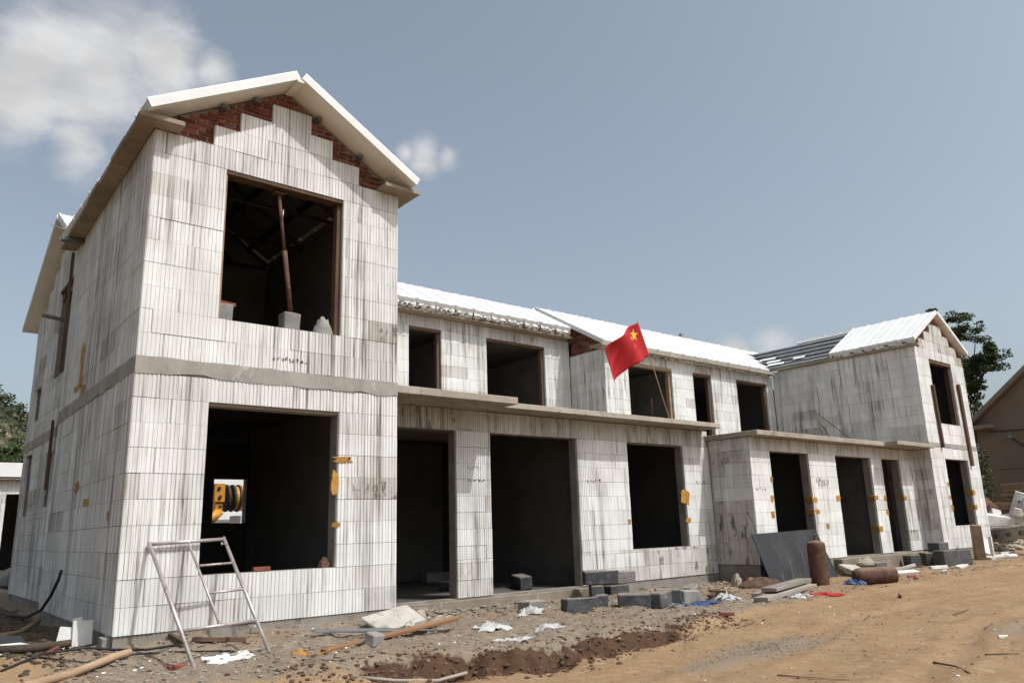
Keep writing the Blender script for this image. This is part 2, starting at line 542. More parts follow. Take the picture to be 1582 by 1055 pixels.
# wheel ruts along the track
for off, dep in ((-1.5, .018), (-3.2, .022)):
    ln = GY - (yb_ + off + .35 * fbm(GX * .3, GX * 0 + 3, 2))
    GZ = GZ - dep * np.exp(-(ln / .16) ** 2) + dep * .7 * np.exp(-((np.abs(ln) - .28) / .1) ** 2)
GZ = GZ + .002 * np.maximum(0, np.hypot(GX, GY) - 60)* 0
darksoil = sm((.25 - GX) / .5) * sm((GY - .0) / .6) * sm((14 - GY) / 4)  # darker brown-green soil left of the near house
grav = np.exp(-(((GX - 6.4) / 1.3) ** 2 + ((GY + 4.2) / .55) ** 2)) + .8 * np.exp(-(((GX - 9.5) / 1.5) ** 2 + ((GY + 6.0) / .7) ** 2)) + .7 * np.exp(-(((GX - 4.6) / .9) ** 2 + ((GY + 4.4) / .3) ** 2))
green = sm((np.hypot(GX - 10, GY) - 45) / 30)
nx, ny = GX.shape
vv = np.stack([GX, GY, GZ], -1).reshape(-1, 3)
ii = np.arange(nx * ny).reshape(nx, ny)
q = np.stack([ii[:-1, :-1], ii[1:, :-1], ii[1:, 1:], ii[:-1, 1:]], -1).reshape(-1, 4)
gme = bpy.data.meshes.new('ground')
gme.vertices.add(len(vv)); gme.vertices.foreach_set('co', vv.ravel())
gme.loops.add(q.size); gme.loops.foreach_set('vertex_index', q.ravel())
gme.polygons.add(len(q)); gme.polygons.foreach_set('loop_start', np.arange(0, q.size, 4)); gme.polygons.foreach_set('loop_total', np.full(len(q), 4))
gme.update(calc_edges=True)
gme.polygons.foreach_set('use_smooth', [True] * len(q))
for nm, ar in (('rubble', rubm), ('cut', cutm), ('darksoil', darksoil), ('gravel', grav), ('green', green)):
    a_ = gme.attributes.new(nm, 'FLOAT', 'POINT')
    a_.data.foreach_set('value', np.clip(ar, 0, 1).astype(np.float32).ravel())
gme.materials.append(M['ground'])
ground = add('ground', gme)
ground['kind'] = 'structure'


def gtrue(x, y):
    """height of the built sheet at a point"""
    i = min(max(np.searchsorted(gx, x) - 1, 0), nx - 2); j = min(max(np.searchsorted(gy, y) - 1, 0), ny - 2)
    fx = (x - gx[i]) / (gx[i + 1] - gx[i]); fy = (y - gy[j]) / (gy[j + 1] - gy[j])
    return float((GZ[i, j] * (1 - fx) + GZ[i + 1, j] * fx) * (1 - fy) + (GZ[i, j + 1] * (1 - fx) + GZ[i + 1, j + 1] * fx) * fy)


# wooded hillside far behind the row, on the left
hx = np.linspace(-190, 95, 90); hy = np.linspace(95, 330, 70)
HX, HY = np.meshgrid(hx, hy, indexing='ij')
HZ = (51 * np.exp(-((HY - 225) / 62) ** 2) * sm((95 - HX) / 110) * (1 + .25 * fbm(HX * .012, HY * .012, 2)) - 2.5 + 5.0 * fbm(HX * .05, HY * .05, 4))
hv = np.stack([HX, HY, HZ], -1).reshape(-1, 3)
hi_ = np.arange(HX.size).reshape(HX.shape)
hq = np.stack([hi_[:-1, :-1], hi_[1:, :-1], hi_[1:, 1:], hi_[:-1, 1:]], -1).reshape(-1, 4)
hill = add('hill', mk('hill', hv.tolist(), hq.tolist(), [M['hill']], smooth=True))
hill['kind'] = 'structure'


def hill_z(x, y):
    i = int(np.clip((x - hx[0]) / (hx[1] - hx[0]), 0, 88)); j = int(np.clip((y - hy[0]) / (hy[1] - hy[0]), 0, 68))
    return float(HZ[i, j])


def leaf_quads(rr, v, f, c, r3, n, s):
    """n leaf-sized faces through an ellipsoid, denser toward its rim"""
    for _ in range(n):
        d = Vector((rr.gauss(0, 1), rr.gauss(0, 1), rr.gauss(0, 1))).normalized() * (rr.random() ** .38)
        p = Vector((c[0] + d.x * r3[0], c[1] + d.y * r3[1], c[2] + d.z * r3[2]))
        a = Vector((rr.gauss(0, 1), rr.gauss(0, 1), rr.gauss(0, .6))).normalized()
        b = a.cross(Vector((rr.gauss(0, 1), rr.gauss(0, 1), rr.gauss(0, 1)))).normalized()
        L_ = s * rr.uniform(.6, 1.3); w_ = L_ * rr.uniform(.35, .6)
        k = len(v)
        v += [p - a * L_ * .5, p + b * w_ * .5, p + a * L_ * .5, p - b * w_ * .5]
        f.append((k, k + 1, k + 2, k + 3))


rr = random.Random(3)
sv, sf = [], []
for _ in range(7000):
    x = rr.uniform(-25, 55); y = rr.uniform(100, 245)
    if rr.random() < .12 + .7 * (vnoise(x * .05 + 40, y * .05) > .17):
        continue
    z = hill_z(x, y); s = rr.uniform(.5, 1.35)
    leaf_quads(rr, sv, sf, (x, y, z + s * .5), (s * 1.2, s * 1.2, s * .9), 12, s * .8)
scrub = add('hillside_scrub', mk('hillside_scrub', sv, sf, [M['scrub']]))
scrub['kind'] = 'stuff'
scrub['label'] = 'dark green scrub covering the far hillside at the left'

# ------------------------------------------------------------------ houses: building pieces
PITCH = .05
_bc = {}


def block_mesh(n, h, far=False):
    """ribbed foam block, n ribs long and h high: narrow grooves between flat ribs"""
    key = (n, round(h, 3), far)
    if key in _bc:
        return _bc[key]
    L_ = n * PITCH
    H = h - .0045
    pr = []
    for k in range(n):
        a = k * PITCH
        pr += [(a + .0035 if k == 0 else a, .0065), (a + .0095, .0065), (a + .0130, 0.0), (a + .0370, 0.0), (a + .0405, .0065)]
    pr.append((L_ - .0035, .0065))
    if far:                            # at a distance the ribs only just show
        pr = [(x, y * .35) for x, y in pr]
    m_ = len(pr)
    v = [(x, y, 0.0) for x, y in pr] + [(x, y, H) for x, y in pr]
    v += [(L_ - .0035, .06, 0), (.0035, .06, 0), (L_ - .0035, .06, H), (.0035, .06, H)]
    f, ix = [], []
    for i in range(m_ - 1):
        f.append((i, i + 1, m_ + i + 1, m_ + i))
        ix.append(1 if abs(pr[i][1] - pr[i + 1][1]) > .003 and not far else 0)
    b = 2 * m_
    f.append((m_ - 1, b, b + 2, 2 * m_ - 1)); ix.append(0)
    f.append((b + 1, 0, m_, b + 3)); ix.append(0)
    f.append(tuple(range(m_, 2 * m_)) + (b + 2, b + 3)); ix.append(0)
    f.append(tuple(range(m_))[::-1] + (b + 1, b)); ix.append(0)
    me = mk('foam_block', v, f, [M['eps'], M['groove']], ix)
    _bc[key] = me
    return me


def snap(a):
    return round(a / PITCH) * PITCH


def lay(part, M0, u0, u1, z0, z1, ops=(), dirt=None, h=.3, bl=.9, seed=1):
    wx = (M0 @ Vector((0, 0, 0))).x, (M0 @ Vector((1, 0, 0)) - M0 @ Vector((0, 0, 0))).x
    """courses of foam blocks on a wall part between z0 and z1, leaving the openings free"""
    rr = random.Random(seed)
    u0, u1 = snap(u0), snap(u1)
    zb = z0
    ci = 0
    while zb < z1 - .02:
        zt = min(zb + h, z1)
        if z1 - zt < .07:
            zt = z1
        br = {zb, zt}
        for o in ops:
            for zz in (o[2], o[3]):
                if zb + .035 < zz < zt - .035:
                    br.add(zz)
        br = sorted(br)
        off = rr.choice((0, .15, .3, .45, .6, .75)) if ci % 2 else rr.choice((.45, .6, .3, 0))
        for a, b in zip(br[:-1], br[1:]):
            free = [(u0, u1)]
            for o in ops:
                if min(b, o[3]) - max(a, o[2]) > .034:
                    nf = []
                    p_, q_ = snap(o[0]), snap(o[1])
                    for s, e in free:
                        if p_ > s:
                            nf.append((s, min(e, p_)))
                        if q_ < e:
                            nf.append((max(s, q_), e))
                    free = [(s, e) for s, e in nf if e - s > .04]
            for s, e in free:
                js = [s]
                k = math.ceil((s - off) / bl)
                while off + k * bl < e - .12:
                    if off + k * bl > s + .12:
                        js.append(snap(off + k * bl))
                    k += 1
                js.append(e)
                for p_, q_ in zip(js[:-1], js[1:]):
                    n = int(round((q_ - p_) / PITCH))
                    if n < 1:
                        continue
                    o = add('foam_block', block_mesh(n, b - a, wx[0] + wx[1] * p_ > 9.2 or (wx[0] > 3 and (M0 @ Vector((p_, 0, 0))).y > 5)), part,
                            M0 @ Matrix.Translation((p_, rr.uniform(-.004, .004), a + rr.uniform(.001, .0035))))
                    d = dirt(.5 * (p_ + q_), .5 * (a + b)) if dirt else .3
                    o['dirt'] = max(0.0, min(1.0, d + rr.uniform(-.14, .14) + (.35 if rr.random() < .06 else 0)))
        zb = zt
        ci += 1


def core_mesh(name, L_, z0, z1, ops, y0=.06, y1=.25, mats=None, ua=0.0):
    """wall core in its own frame with real openings"""
    us = sorted({ua, L_} | {snap(o[0]) for o in ops} | {snap(o[1]) for o in ops})
    us = [u for u in us if ua <= u <= L_]
    zs = sorted({z0, z1} | {o[2] for o in ops if z0 < o[2] < z1} | {o[3] for o in ops if z0 < o[3] < z1})

    def solid(i, j):
        if not (0 <= i < len(us) - 1 and 0 <= j < len(zs) - 1):
            return False
        cu, cz = (us[i] + us[i + 1]) / 2, (zs[j] + zs[j + 1]) / 2
        return not any(snap(o[0]) < cu < snap(o[1]) and o[2] < cz < o[3] for o in ops)
    v, f, ix = [], [], []

    def quad(p, mi):
        k = len(v); v.extend(p); f.append((k, k + 1, k + 2, k + 3)); ix.append(mi)
    for i in range(len(us) - 1):
        for j in range(len(zs) - 1):
            if not solid(i, j):
                continue
            a, b, c_, d = us[i], us[i + 1], zs[j], zs[j + 1]
            quad([(a, y0, c_), (b, y0, c_), (b, y0, d), (a, y0, d)], 0)
            quad([(b, y1, c_), (a, y1, c_), (a, y1, d), (b, y1, d)], 1)
            if not solid(i - 1, j):
                quad([(a, y1, c_), (a, y0, c_), (a, y0, d), (a, y1, d)], 0)
            if not solid(i + 1, j):
                quad([(b, y0, c_), (b, y1, c_), (b, y1, d), (b, y0, d)], 0)
            if not solid(i, j - 1):
                quad([(a, y1, c_), (b, y1, c_), (b, y0, c_), (a, y0, c_)], 0)
            if not solid(i, j + 1):
                quad([(a, y0, d), (b, y0, d), (b, y1, d), (a, y1, d)], 0)
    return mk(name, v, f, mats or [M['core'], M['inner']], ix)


FRONT, SIDE = 0.0, -math.pi / 2      # outer face toward -Y; outer face toward -X (runs along -Y)


def wall(house, name, ox, oy, rot, L_, z0, z1, ops=(), y0=.06, y1=.25, ua=0.0):
    M0 = T(ox, oy, 0, rot)
    w = add(name, core_mesh(name, L_, z0, z1, ops, y0, y1, None, ua), house, M0)
    return w, M0


def pbox(house, name, b, mat, bevel=0.0, jit=0.0):
    """a box part given in world coordinates, with its own origin"""
    cx, cy, cz = (b[0] + b[1]) / 2, (b[2] + b[3]) / 2, b[4]
    me = box_me(name, (b[0] - cx, b[1] - cx, b[2] - cy, b[3] - cy, 0, b[5] - cz), mat, bevel, jit, int(abs(cx * 91 + cy * 37 + cz * 13) * 10))
    return add(name, me, house, T(cx, cy, cz))


def ragged_band(house, M0, L_, z0, z1, name='concrete_band', depth=.2, mat=None):
    """cast concrete strip with spilled, uneven edges over the foam"""
    n = int(L_ / .04)
    us = np.linspace(0, L_, n)
    s = rng.uniform(0, 90)
    zt = z1 + .022 * fbm(us * 5 + s, us * 0 + 1, 3) + .006
    zb = z0 + .045 * fbm(us * 4 + s, us * 0 + 9, 4) - .004
    v, f = [], []
    for i in range(n):
        yy = -.007 + .004 * vnoise(us[i] * 6, 2.0)
        v += [(us[i], .02, zb[i]), (us[i], float(yy), zb[i] + .006), (us[i], float(yy), zt[i] - .006), (us[i], .02, zt[i])]
    for i in range(n - 1):
        for k in range(3):
            f.append((i * 4 + k, i * 4 + 4 + k, i * 4 + 5 + k, i * 4 + 1 + k))
    f += [(0, 1, 2, 3), tuple((n - 1) * 4 + k for k in (3, 2, 1, 0))]
    k = len(v)
    v += boxv(.002, L_ - .002, .021, depth, z0 + .002, z1 - .002)
    f += [tuple(k + i for i in q_) for q_ in BOXF]
    return add(name, mk(name, v, f, [mat or M['band']]), house, M0)


# ---- bricks
_br = []
for s_ in range(5):
    _br.append(box_me('brick', (0, .235, 0, .05, 0, .052), M['brick'], .005, .004, 40 + s_))


def lay_bricks(part, M0, u0, u1, z0, z1, top, hidden=None, seed=3, y=.062):
    """rows of bricks below the line top(u); hidden(u, z) says where foam covers them"""
    rr = random.Random(seed)
    z = z0; row = 0
    n_ = 0
    while z < z1:
        u = u0 - (.12 if row % 2 else 0) + rr.uniform(-.02, .02)
        while u < u1:
            a, b = max(u, u0), min(u + .235, u1)
            # trim to the roof line
            while b - a > .05 and min(top(a), top(b)) < z + .05:
                if top(a) < top(b):
                    a += .02
                else:
                    b -= .02
            if b - a > .06 and not (hidden and hidden((a + b) / 2, z + .026)):
                Mx = M0 @ Matrix.Translation((a, y + rr.uniform(-.006, .009), z + rr.uniform(-.003, .003)))
                Mx = Mx @ Euler((0, rr.uniform(-.02, .02), rr.uniform(-.04, .04))).to_matrix().to_4x4() @ Matrix.Diagonal(((b - a - .008) / .235, 1, 1, 1))
                add('brick', rr.choice(_br), part, Mx); n_ += 1
            u += .247
        z += .064; row += 1
    return n_


# ---- roof panels
_pc = {}


def panel_mesh(length, w=.584, t=.11):
    key = (round(length, 2), w, t)
    if key in _pc:
        return _pc[key]
    pf = [(0, 0), (w, 0), (w, t), (w - .012, t + .022), (w - .035, t + .022), (w - .05, t), (w / 2 + .03, t), (w / 2 + .02, t + .008), (w / 2 - .02, t + .008), (w / 2 - .03, t), (.05, t), (.035, t + .022), (.012, t + .022), (0, t)]
    n = len(pf)
    v = [(x, 0, z) for x, z in pf] + [(x, length, z) for x, z in pf]
    f, ix = [], []
    for i in range(n):
        k = (i + 1) % n
        f.append((i, k, n + k, n + i)[::-1]); ix.append(1 if i == 0 else 0)
    f.append(tuple(range(n))); ix.append(0)
    f.append(tuple(range(n, 2 * n))[::-1]); ix.append(0)
    me = mk('roof_panel', v, f, [M['roof'], M['under']], ix)
    _pc[key] = me
    return me


_fl = []
for s_ in range(6):
    rr = random.Random(60 + s_)
    v, f, ix = [], [], []
    for j in range(4):
        for i in range(9):
            v.append((i * .574 / 8, -.015 - .05 * (j == 1) * rr.random() + rr.uniform(-.02, .02) - .03 * (j == 2), -.13 + j * .048 + rr.uniform(-.02, .02)))
    for j in range(3):
        for i in range(8):
            f.append((j * 9 + i, j * 9 + i + 1, j * 9 + 10 + i, j * 9 + 9 + i)); ix.append(1 if rr.random() < .22 else 0)
    _fl.append(mk('eave_flap', v, f, [M['eps_plain'], M['steel']], ix))


def frame(o, wd, up):
    wd, up = Vector(wd).normalized(), Vector(up).normalized()
    n = wd.cross(up)
    return Matrix(((wd.x, up.x, n.x, o[0]), (wd.y, up.y, n.y, o[1]), (wd.z, up.z, n.z, o[2]), (0, 0, 0, 1)))


def panel(roof, o, wd, up, length, flap=False, w=.574):
    Mx = frame(o, wd, up) @ Matrix.Translation((rng.uniform(-.004, .004), rng.uniform(-.012, .012), rng.uniform(0, .006)))
    p = add('roof_panel', panel_mesh(length, w), roof, Mx)
    if flap:
        add('eave_flap', rng.choice(_fl), roof, Mx)
    return p


def boards(house, M0, op, mat='timber', top=True, left=False, right=True, d0=.075, w=.07, dep=.12):
    """rough timber lining in a window opening: op = u0,u1,z0,z1 in the wall's frame"""
    a, b, c_, d = snap(op[0]), snap(op[1]), op[2], op[3]
    f = add('window_frame', box_me('window_frame', (a + .004, b + .03, d0 - .06, d0 + dep, d - w * .8, d - .004), M[mat], .004, .006, int(a * 77)), house, M0)
    if right:
        add('jamb_board', box_me('jamb_board', (b - w, b - .004, d0, d0 + dep, c_ + .002, d - w * .8 - .004), M[mat], .004, .006, int(b * 31)), house, M0)
    if left:
        add('jamb_board', box_me('jamb_board', (a + .004, a + .05, d0 - .02, d0 + dep, c_ + .002, d - w * .8 - .004), M[mat], .004, .006, int(a * 57)), house, M0)
    return f


def patch(house, M0, u, z, w, h, seed, y=-.006, wrap=None):
    """torn scrap of orange foam tape stuck to the wall; wrap continues it round the reveal"""
    rr = random.Random(seed)
    n = 22
    v = []
    for lay_ in (0, 1):
        for k in range(n):
            a = 2 * math.pi * k / n
            c_, s = math.cos(a), math.sin(a)
            ex = abs(c_) ** .45 * (1 if c_ > 0 else -1) * w / 2 * (1 + (rr.uniform(-.30, .40) if abs(c_) > .3 and lay_ == 0 else rr.uniform(-.1, .1)))
            ez = abs(s) ** .45 * (1 if s > 0 else -1) * h / 2 * (1 + rr.uniform(-.28, .22))
            if lay_ == 0:
                v.append((ex, y, ez))
            else:
                v.append((v[k][0], .004, v[k][2]))
    f = [tuple(range(n))] + [(k, n + k, n + (k + 1) % n, (k + 1) % n) for k in range(n)]
    o = add('foam_tape', mk('foam_tape', v, f, [M['foam']]), house, M0 @ Matrix.Translation((u, 0, z)))
    if wrap:
        b = (-.009, .003, -.005, wrap, -h * .42, h * .45)
        add('foam_tape', box_me('foam_tape', b, M['foam'], .003, .008, seed), house, M0 @ Matrix.Translation((u - w * .5 if w > 0 else u, 0, z)))
    return o


def scribble(house, M0, u, z, w, h, n, seed, y=-.0065):
    """handwritten strokes on the foam"""
    rr = random.Random(seed)
    v, f = [], []
    x = 0
    for k in range(n):
        pts = []
        cx = u + w * (k + .5) / n
        for j in range(rr.choice((3, 4, 5))):
            pts.append((cx + rr.uniform(-.45, .45) * w / n, y, z + rr.uniform(-.5, .5) * h))
        for p_, q_ in zip(pts[:-1], pts[1:]):
            d = Vector(q_) - Vector(p_)
            nn = Vector((-d.z, 0, d.x)).normalized() * .006
            i = len(v)
            v += [Vector(p_) - nn, Vector(q_) - nn, Vector(q_) + nn, Vector(p_) + nn]
            f.append((i, i + 1, i + 2, i + 3))
    return add('marker_scribble', mk('marker_scribble', v, f, [M['mark']]), house, M0)


# =============================================================== the gabled house at the near end (A)
A = thing('gabled_house', 'tall white foam-block house with red brick gable peak, nearest at the left', 'house', (1.8, 2.2, 0))
WA = 3.65
opA = [(.95, 2.70, 3.8, 5.9), (.90, 2.70, .6, 2.7)]
wA, MA = wall(A, 'front_wall', 0, 0, FRONT, WA, -.002, 6.2, opA, ua=.065)
dA = lambda u, z: .30 + .25 * (z > 5.0) * (u < 1) + .22 * (u > 3.2) + .12 * (z < .6)
lay(wA, MA, 0, WA, 0, 3.0, opA, dA, seed=2)
lay(wA, MA, 0, WA, 3.2, 6.2, opA, dA, seed=5)
for (a, b, z_) in ((.75, 2.95, 6.2), (1.10, 2.50, 6.5), (1.55, 2.15, 6.8)):
    lay(wA, MA, a, b, z_, z_ + .3, (), lambda u, z: .02, seed=int(z_ * 10))
ragged_band(A, MA, WA, 3.0, 3.2)
SK_ = math.atan2(.06 - 5.15, -.11)
LS = 5.10
sA, MSA = wall(A, 'side_wall', .11, 5.158, SK_, LS, -.002, 6.2, y0=.06, y1=.25)
dS = lambda u, z: .30 + .25 * (z < 3) * (u > 2.9) * rng.random()
lay(sA, MSA, 0, LS, 0, 3.0, (), dS, seed=8)
lay(sA, MSA, 0, LS, 3.2, 6.2, (), dS, seed=9)
ragged_band(A, MSA, LS, 3.0, 3.2)
# red brick gable under the verge
APX, AZ, ASL, AEX = 1.79, 7.40, .578, -.15
topA = lambda u: AZ - .02 - ASL * abs(u - APX)
gv = [(.30, .076, 6.2), (3.40, .076, 6.2), (3.40, .076, topA(3.40)), (APX, .076, topA(APX)), (.30, .076, topA(.30))]
gA = mk('gable_wall', gv + [(x, .25, z) for x, _, z in gv], [(0, 1, 2, 3, 4), (9, 8, 7, 6, 5), (0, 4, 9, 5), (1, 6, 7, 2), (2, 7, 8, 3), (3, 8, 9, 4)], [M['mortar']])
gA = add('gable_wall', gA, A, MA)


def hidA(u, z):
    for a, b, z_ in ((.75, 2.95, 6.2), (1.10, 2.50, 6.5), (1.55, 2.15, 6.8)):
        if a - .05 < u < b + .05 and z_ <= z < z_ + .28:
            return a + .1 < u < b - .1
    return False


lay_bricks(gA, MA, .30, 3.42, 6.203, 7.36, topA, hidA, seed=12)
# plinth
pbox(A, 'plinth', (.015, WA, .018, .25, -.9, -.004), M['concrete'])
add('plinth', box_me('plinth', (0, LS - .25, .022, .24, -.9, -.004), M['concrete']), A, MSA)
# inside
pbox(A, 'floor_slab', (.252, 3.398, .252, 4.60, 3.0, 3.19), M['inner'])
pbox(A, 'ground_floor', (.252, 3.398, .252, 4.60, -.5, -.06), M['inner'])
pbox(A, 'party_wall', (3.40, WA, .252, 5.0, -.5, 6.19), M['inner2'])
# partition upstairs and eave fillers, added to keep stray light out
pv = [(.26, 3.2), (3.39, 3.2), (3.39, topA(3.39) - .1), (APX, topA(APX) - .12), (.26, topA(.26) - .1)]
add('partition', mk('partition', [(a, 4.62, b) for a, b in pv] + [(a, 4.75, b) for a, b in pv], [(0, 1, 2, 3, 4), (9, 8, 7, 6, 5), (0, 4, 9, 5), (1, 6, 7, 2), (2, 7, 8, 3), (3, 8, 9, 4), (0, 5, 6, 1)], [M['inner2']]), A)
pbox(A, 'eave_light_stop', (.13, .25, .26, 4.6, 6.205, 6.42), M['core'])
pbox(A, 'eave_light_stop', (3.42, 3.58, .31, 4.6, 6.272, 6.36), M['core'])
# roof: ridge along Y
rv = []
rA = add('roof', boxes_me('roof', [(APX - .04, APX + .04, .3, 7.2, AZ - .16, AZ - .06)] +
                          [(APX + s * d_ - .03, APX + s * d_ + .03, .3, 6.0, AZ - .10 - ASL * d_ - .08, AZ - .10 - ASL * d_) for s in (-1, 1) for d_ in (.6, 1.2)], M['grease']), A)
cs = math.cos(math.atan(ASL)); sn = math.sin(math.atan(ASL))
RID, SLB = 7.62, .575                 # underside of the long roof at its ridge, and its slope
zB = lambda y: RID - SLB * (7.8 - y)
y_ = -.40
while y_ < 7.0:
    yc = y_ + .3
    dmax = (APX - AEX) if y_ < -.1 else APX + .07
    if yc > 5.0:
        dmax = min(dmax, max(.12, (AZ - zB(yc)) / ASL + .15))
    ln_ = dmax / cs
    zl = AZ - ASL * dmax
    panel(rA, (APX - dmax, y_ + .6, zl), (0, -1, 0), (cs, 0, sn), ln_)
    panel(rA, (APX + dmax, y_, zl), (0, 1, 0), (-cs, 0, sn), ln_)
    y_ += .6
for s_ in (1, -1):
    up_ = (cs * s_, 0, sn)
    o_ = (APX - s_ * 1.62, 4.6 if s_ > 0 else .30, AZ - ASL * 1.62 - .022)
    add('ceiling_shade_sheet', box_me('ceiling_shade_sheet', (0, 4.3, 0, 1.58 / cs, 0, .014), M['inner2']), rA, frame(o_, (0, -s_, 0), up_))  # dark sheet added below the panels, its colour standing in for shade
pbox(A, 'ridge_strip', (APX - .05, APX + .05, -.385, .29, AZ - .055, AZ - .018), M['under'])
# dark lifting straps sticking out of the brick under the verge
for u in (.85, 1.30, 2.25, 2.95):
    pbox(A, 'purlin_end', (u - .035, u + .035, -.05, .10, topA(u) - .07, topA(u) - .012), M['steel'])
# precast gutter slabs along the left eave, turning the corner
MG = Matrix.Translation((0, 0, 6.206)) @ Euler((-.020, 0, -.0216)).to_matrix().to_4x4()
yy = -.25
k = 0
while yy < 5.0:
    w_ = .78
    add('gutter_slab', box_me('gutter_slab', (-.245 - .012 * (k % 2), .30 if k == 0 else -.008, yy, .0 if k == 0 else min(yy + w_ - .006, 5.25), -.004 * (k % 3), .066), M['gutter'], .006, .004, 500 + k), A, MG)
    if k == 0:
        add('gutter_slab', box_me('gutter_slab', (-.245, -.008, .006, yy + w_ - .006, -.003, .066), M['gutter'], .006, .004, 520), A, MG)
    yy += w_; k += 1
pbox(A, 'gutter_slab', (3.27, 3.90, -.25, .30, 6.206, 6.268), M['gutter'], .006, .004)
pbox(A, 'gutter_slab', (3.60, 3.90, .306, 5.0, 6.206, 6.268), M['gutter'], .006, .004)
add('gutter_bracket', box_me('gutter_bracket', (-.34, -.012, 4.45, 4.60, -.085, -.014), M['steel'], .004), A, MG)
boards(A, MA, opA[0], left=False)
add('jamb_board', box_me('jamb_board', (.952, .975, .03, .20, 3.802, 5.84), M['wood'], .003, .004, 9), A, MA)
add('lintel_board', box_me('lintel_board', (.85, 2.74, .055, .245, 2.665, 2.697), M['greywood'], .003, .006, 3), A, MA)
# roof truss seen through the window
for yt in (1.4, 2.9, 4.3):
    tv, tf = [], []
    for p_, q_ in (((.26, 6.12), (3.38, 6.12)), ((.26, 6.15), (APX, AZ - .22)), ((3.38, 6.15), (APX, AZ - .22)), ((1.0, 6.12), (APX, AZ - .25)), ((2.6, 6.12), (APX, AZ - .25))):
        tube_geo([(p_[0], yt, p_[1]), (q_[0], yt, q_[1])], .035, 4, tv, tf)
    add('roof_truss', mk('roof_truss', tv, tf, [M['grease']]), rA)
patch(A, MA, 2.77, 2.04, .24, .09, 21)
patch(A, MA, 2.66, 1.72, .09, .30, 22)
patch(A, MA, 2.69, 1.16, .10, .07, 23)
for (yv, zv, w_, h_) in ((3.50, 3.87, .24, .34), (3.46, 3.56, .22, .32), (3.66, 3.38, .60, .10), (3.20, 3.27, .22, .14), (2.89, 1.81, .26, .13), (2.15, 1.56, .34, .10), (.72, 1.33, .07, .12)):
    patch(A, MSA, 5.158 - yv, zv, w_, h_, int(yv * 100 + zv * 7))
scribble(A, MA, 1.70, 3.36, .50, .06, 9, 4)

# =============================================================== the long two-storey house in the middle left (B)
B = thing('terraced_house', 'two-storey foam-block house with wide dark ground-floor openings beside the near gabled house', 'house', (8.6, 5.0, 0))
ZB0 = -.13
opB = [(4.05 - 3.65, 6.00 - 3.65, ZB0 - .05, 2.83), (6.80 - 3.65, 9.08 - 3.65, ZB0 - .05, 2.83), (10.65 - 3.65, 12.6 - 3.65, .52, 2.81)]
LB = 9.95
wB, MB = wall(B, 'front_wall', 3.65, 1.8, FRONT, LB, ZB0 - .002, 3.222, opB)
dB = lambda u, z: .42 + .38 * (z > 2.7) + .20 * (z < .5) + .2 * (u > 8.7) * (z < 1.2)
lay(wB, MB, 0, LB, ZB0, 2.83, opB, dB, seed=21, h=.296)
lay(wB, MB, 0, LB, 2.83, 3.222, (), dB, seed=22, h=.392)
pbox(B, 'plinth', (3.652, 13.6, 1.822, 2.05, -.9, ZB0 - .003), M['concrete'])
pbox(B, 'threshold', (3.9, 9.3, 1.62, 1.818, -.7, ZB0 - .02), M['sill'], .012, .01)
# concrete terrace slab over the ground floor; its first bay reaches further out
pbox(B, 'terrace_slab', (3.66, 6.68, .80, 6.5, 3.23, 3.352), M['slab'], .008, .006)
pbox(B, 'terrace_slab', (6.686, 13.42, 1.25, 6.5, 3.235, 3.346), M['slab'], .008, .006)
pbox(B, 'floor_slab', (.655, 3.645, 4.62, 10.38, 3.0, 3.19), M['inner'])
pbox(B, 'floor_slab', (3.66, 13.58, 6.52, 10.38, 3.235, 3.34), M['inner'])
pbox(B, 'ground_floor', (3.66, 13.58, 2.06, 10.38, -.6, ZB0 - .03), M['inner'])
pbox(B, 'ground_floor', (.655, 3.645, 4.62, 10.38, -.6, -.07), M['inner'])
pbox(B, 'party_wall', (13.36, 13.595, 2.06, 10.38, -.5, 3.22), M['inner'])
pbox(B, 'party_wall', (13.36, 13.595, 6.79, 10.38, 3.35, 6.7), M['inner2'])
pbox(B, 'added_ceiling', (.66, 13.34, 6.79, 10.38, 6.22, 6.27), M['inner'])  # dark board added under the roof to darken the rooms behind the windows
pbox(B, 'partition', (9.35, 9.5, 2.06, 7.2, -.15, 3.22), M['inner'])
pbox(B, 'partition', (5.5, 9.34, 7.1, 7.25, -.15, 3.22), M['inner'])
pbox(B, 'partition', (9.55, 9.7, 6.8, 10.38, 3.345, 6.2), M['inner2'])
# upper front wall, set back behind the terrace
opBu = [(7.95 - 3.65, 8.95 - 3.65, 3.7, 6.17), (10.45 - 3.65, 12.6 - 3.65, 3.7, 6.17)]
wBu, MBu = wall(B, 'upper_wall', 3.65, 6.52, FRONT, LB, 3.35, 6.47, opBu)
lay(wBu, MBu, 3.0, LB, 3.4, 6.17, opBu, lambda u, z: .26, seed=31, h=.308)
lay(wBu, MBu, 3.0, LB, 6.17, 6.47, (), lambda u, z: .62, seed=33)
for o in opBu:
    boards(B, MBu, o, left=(o[0] > 6), w=.09)
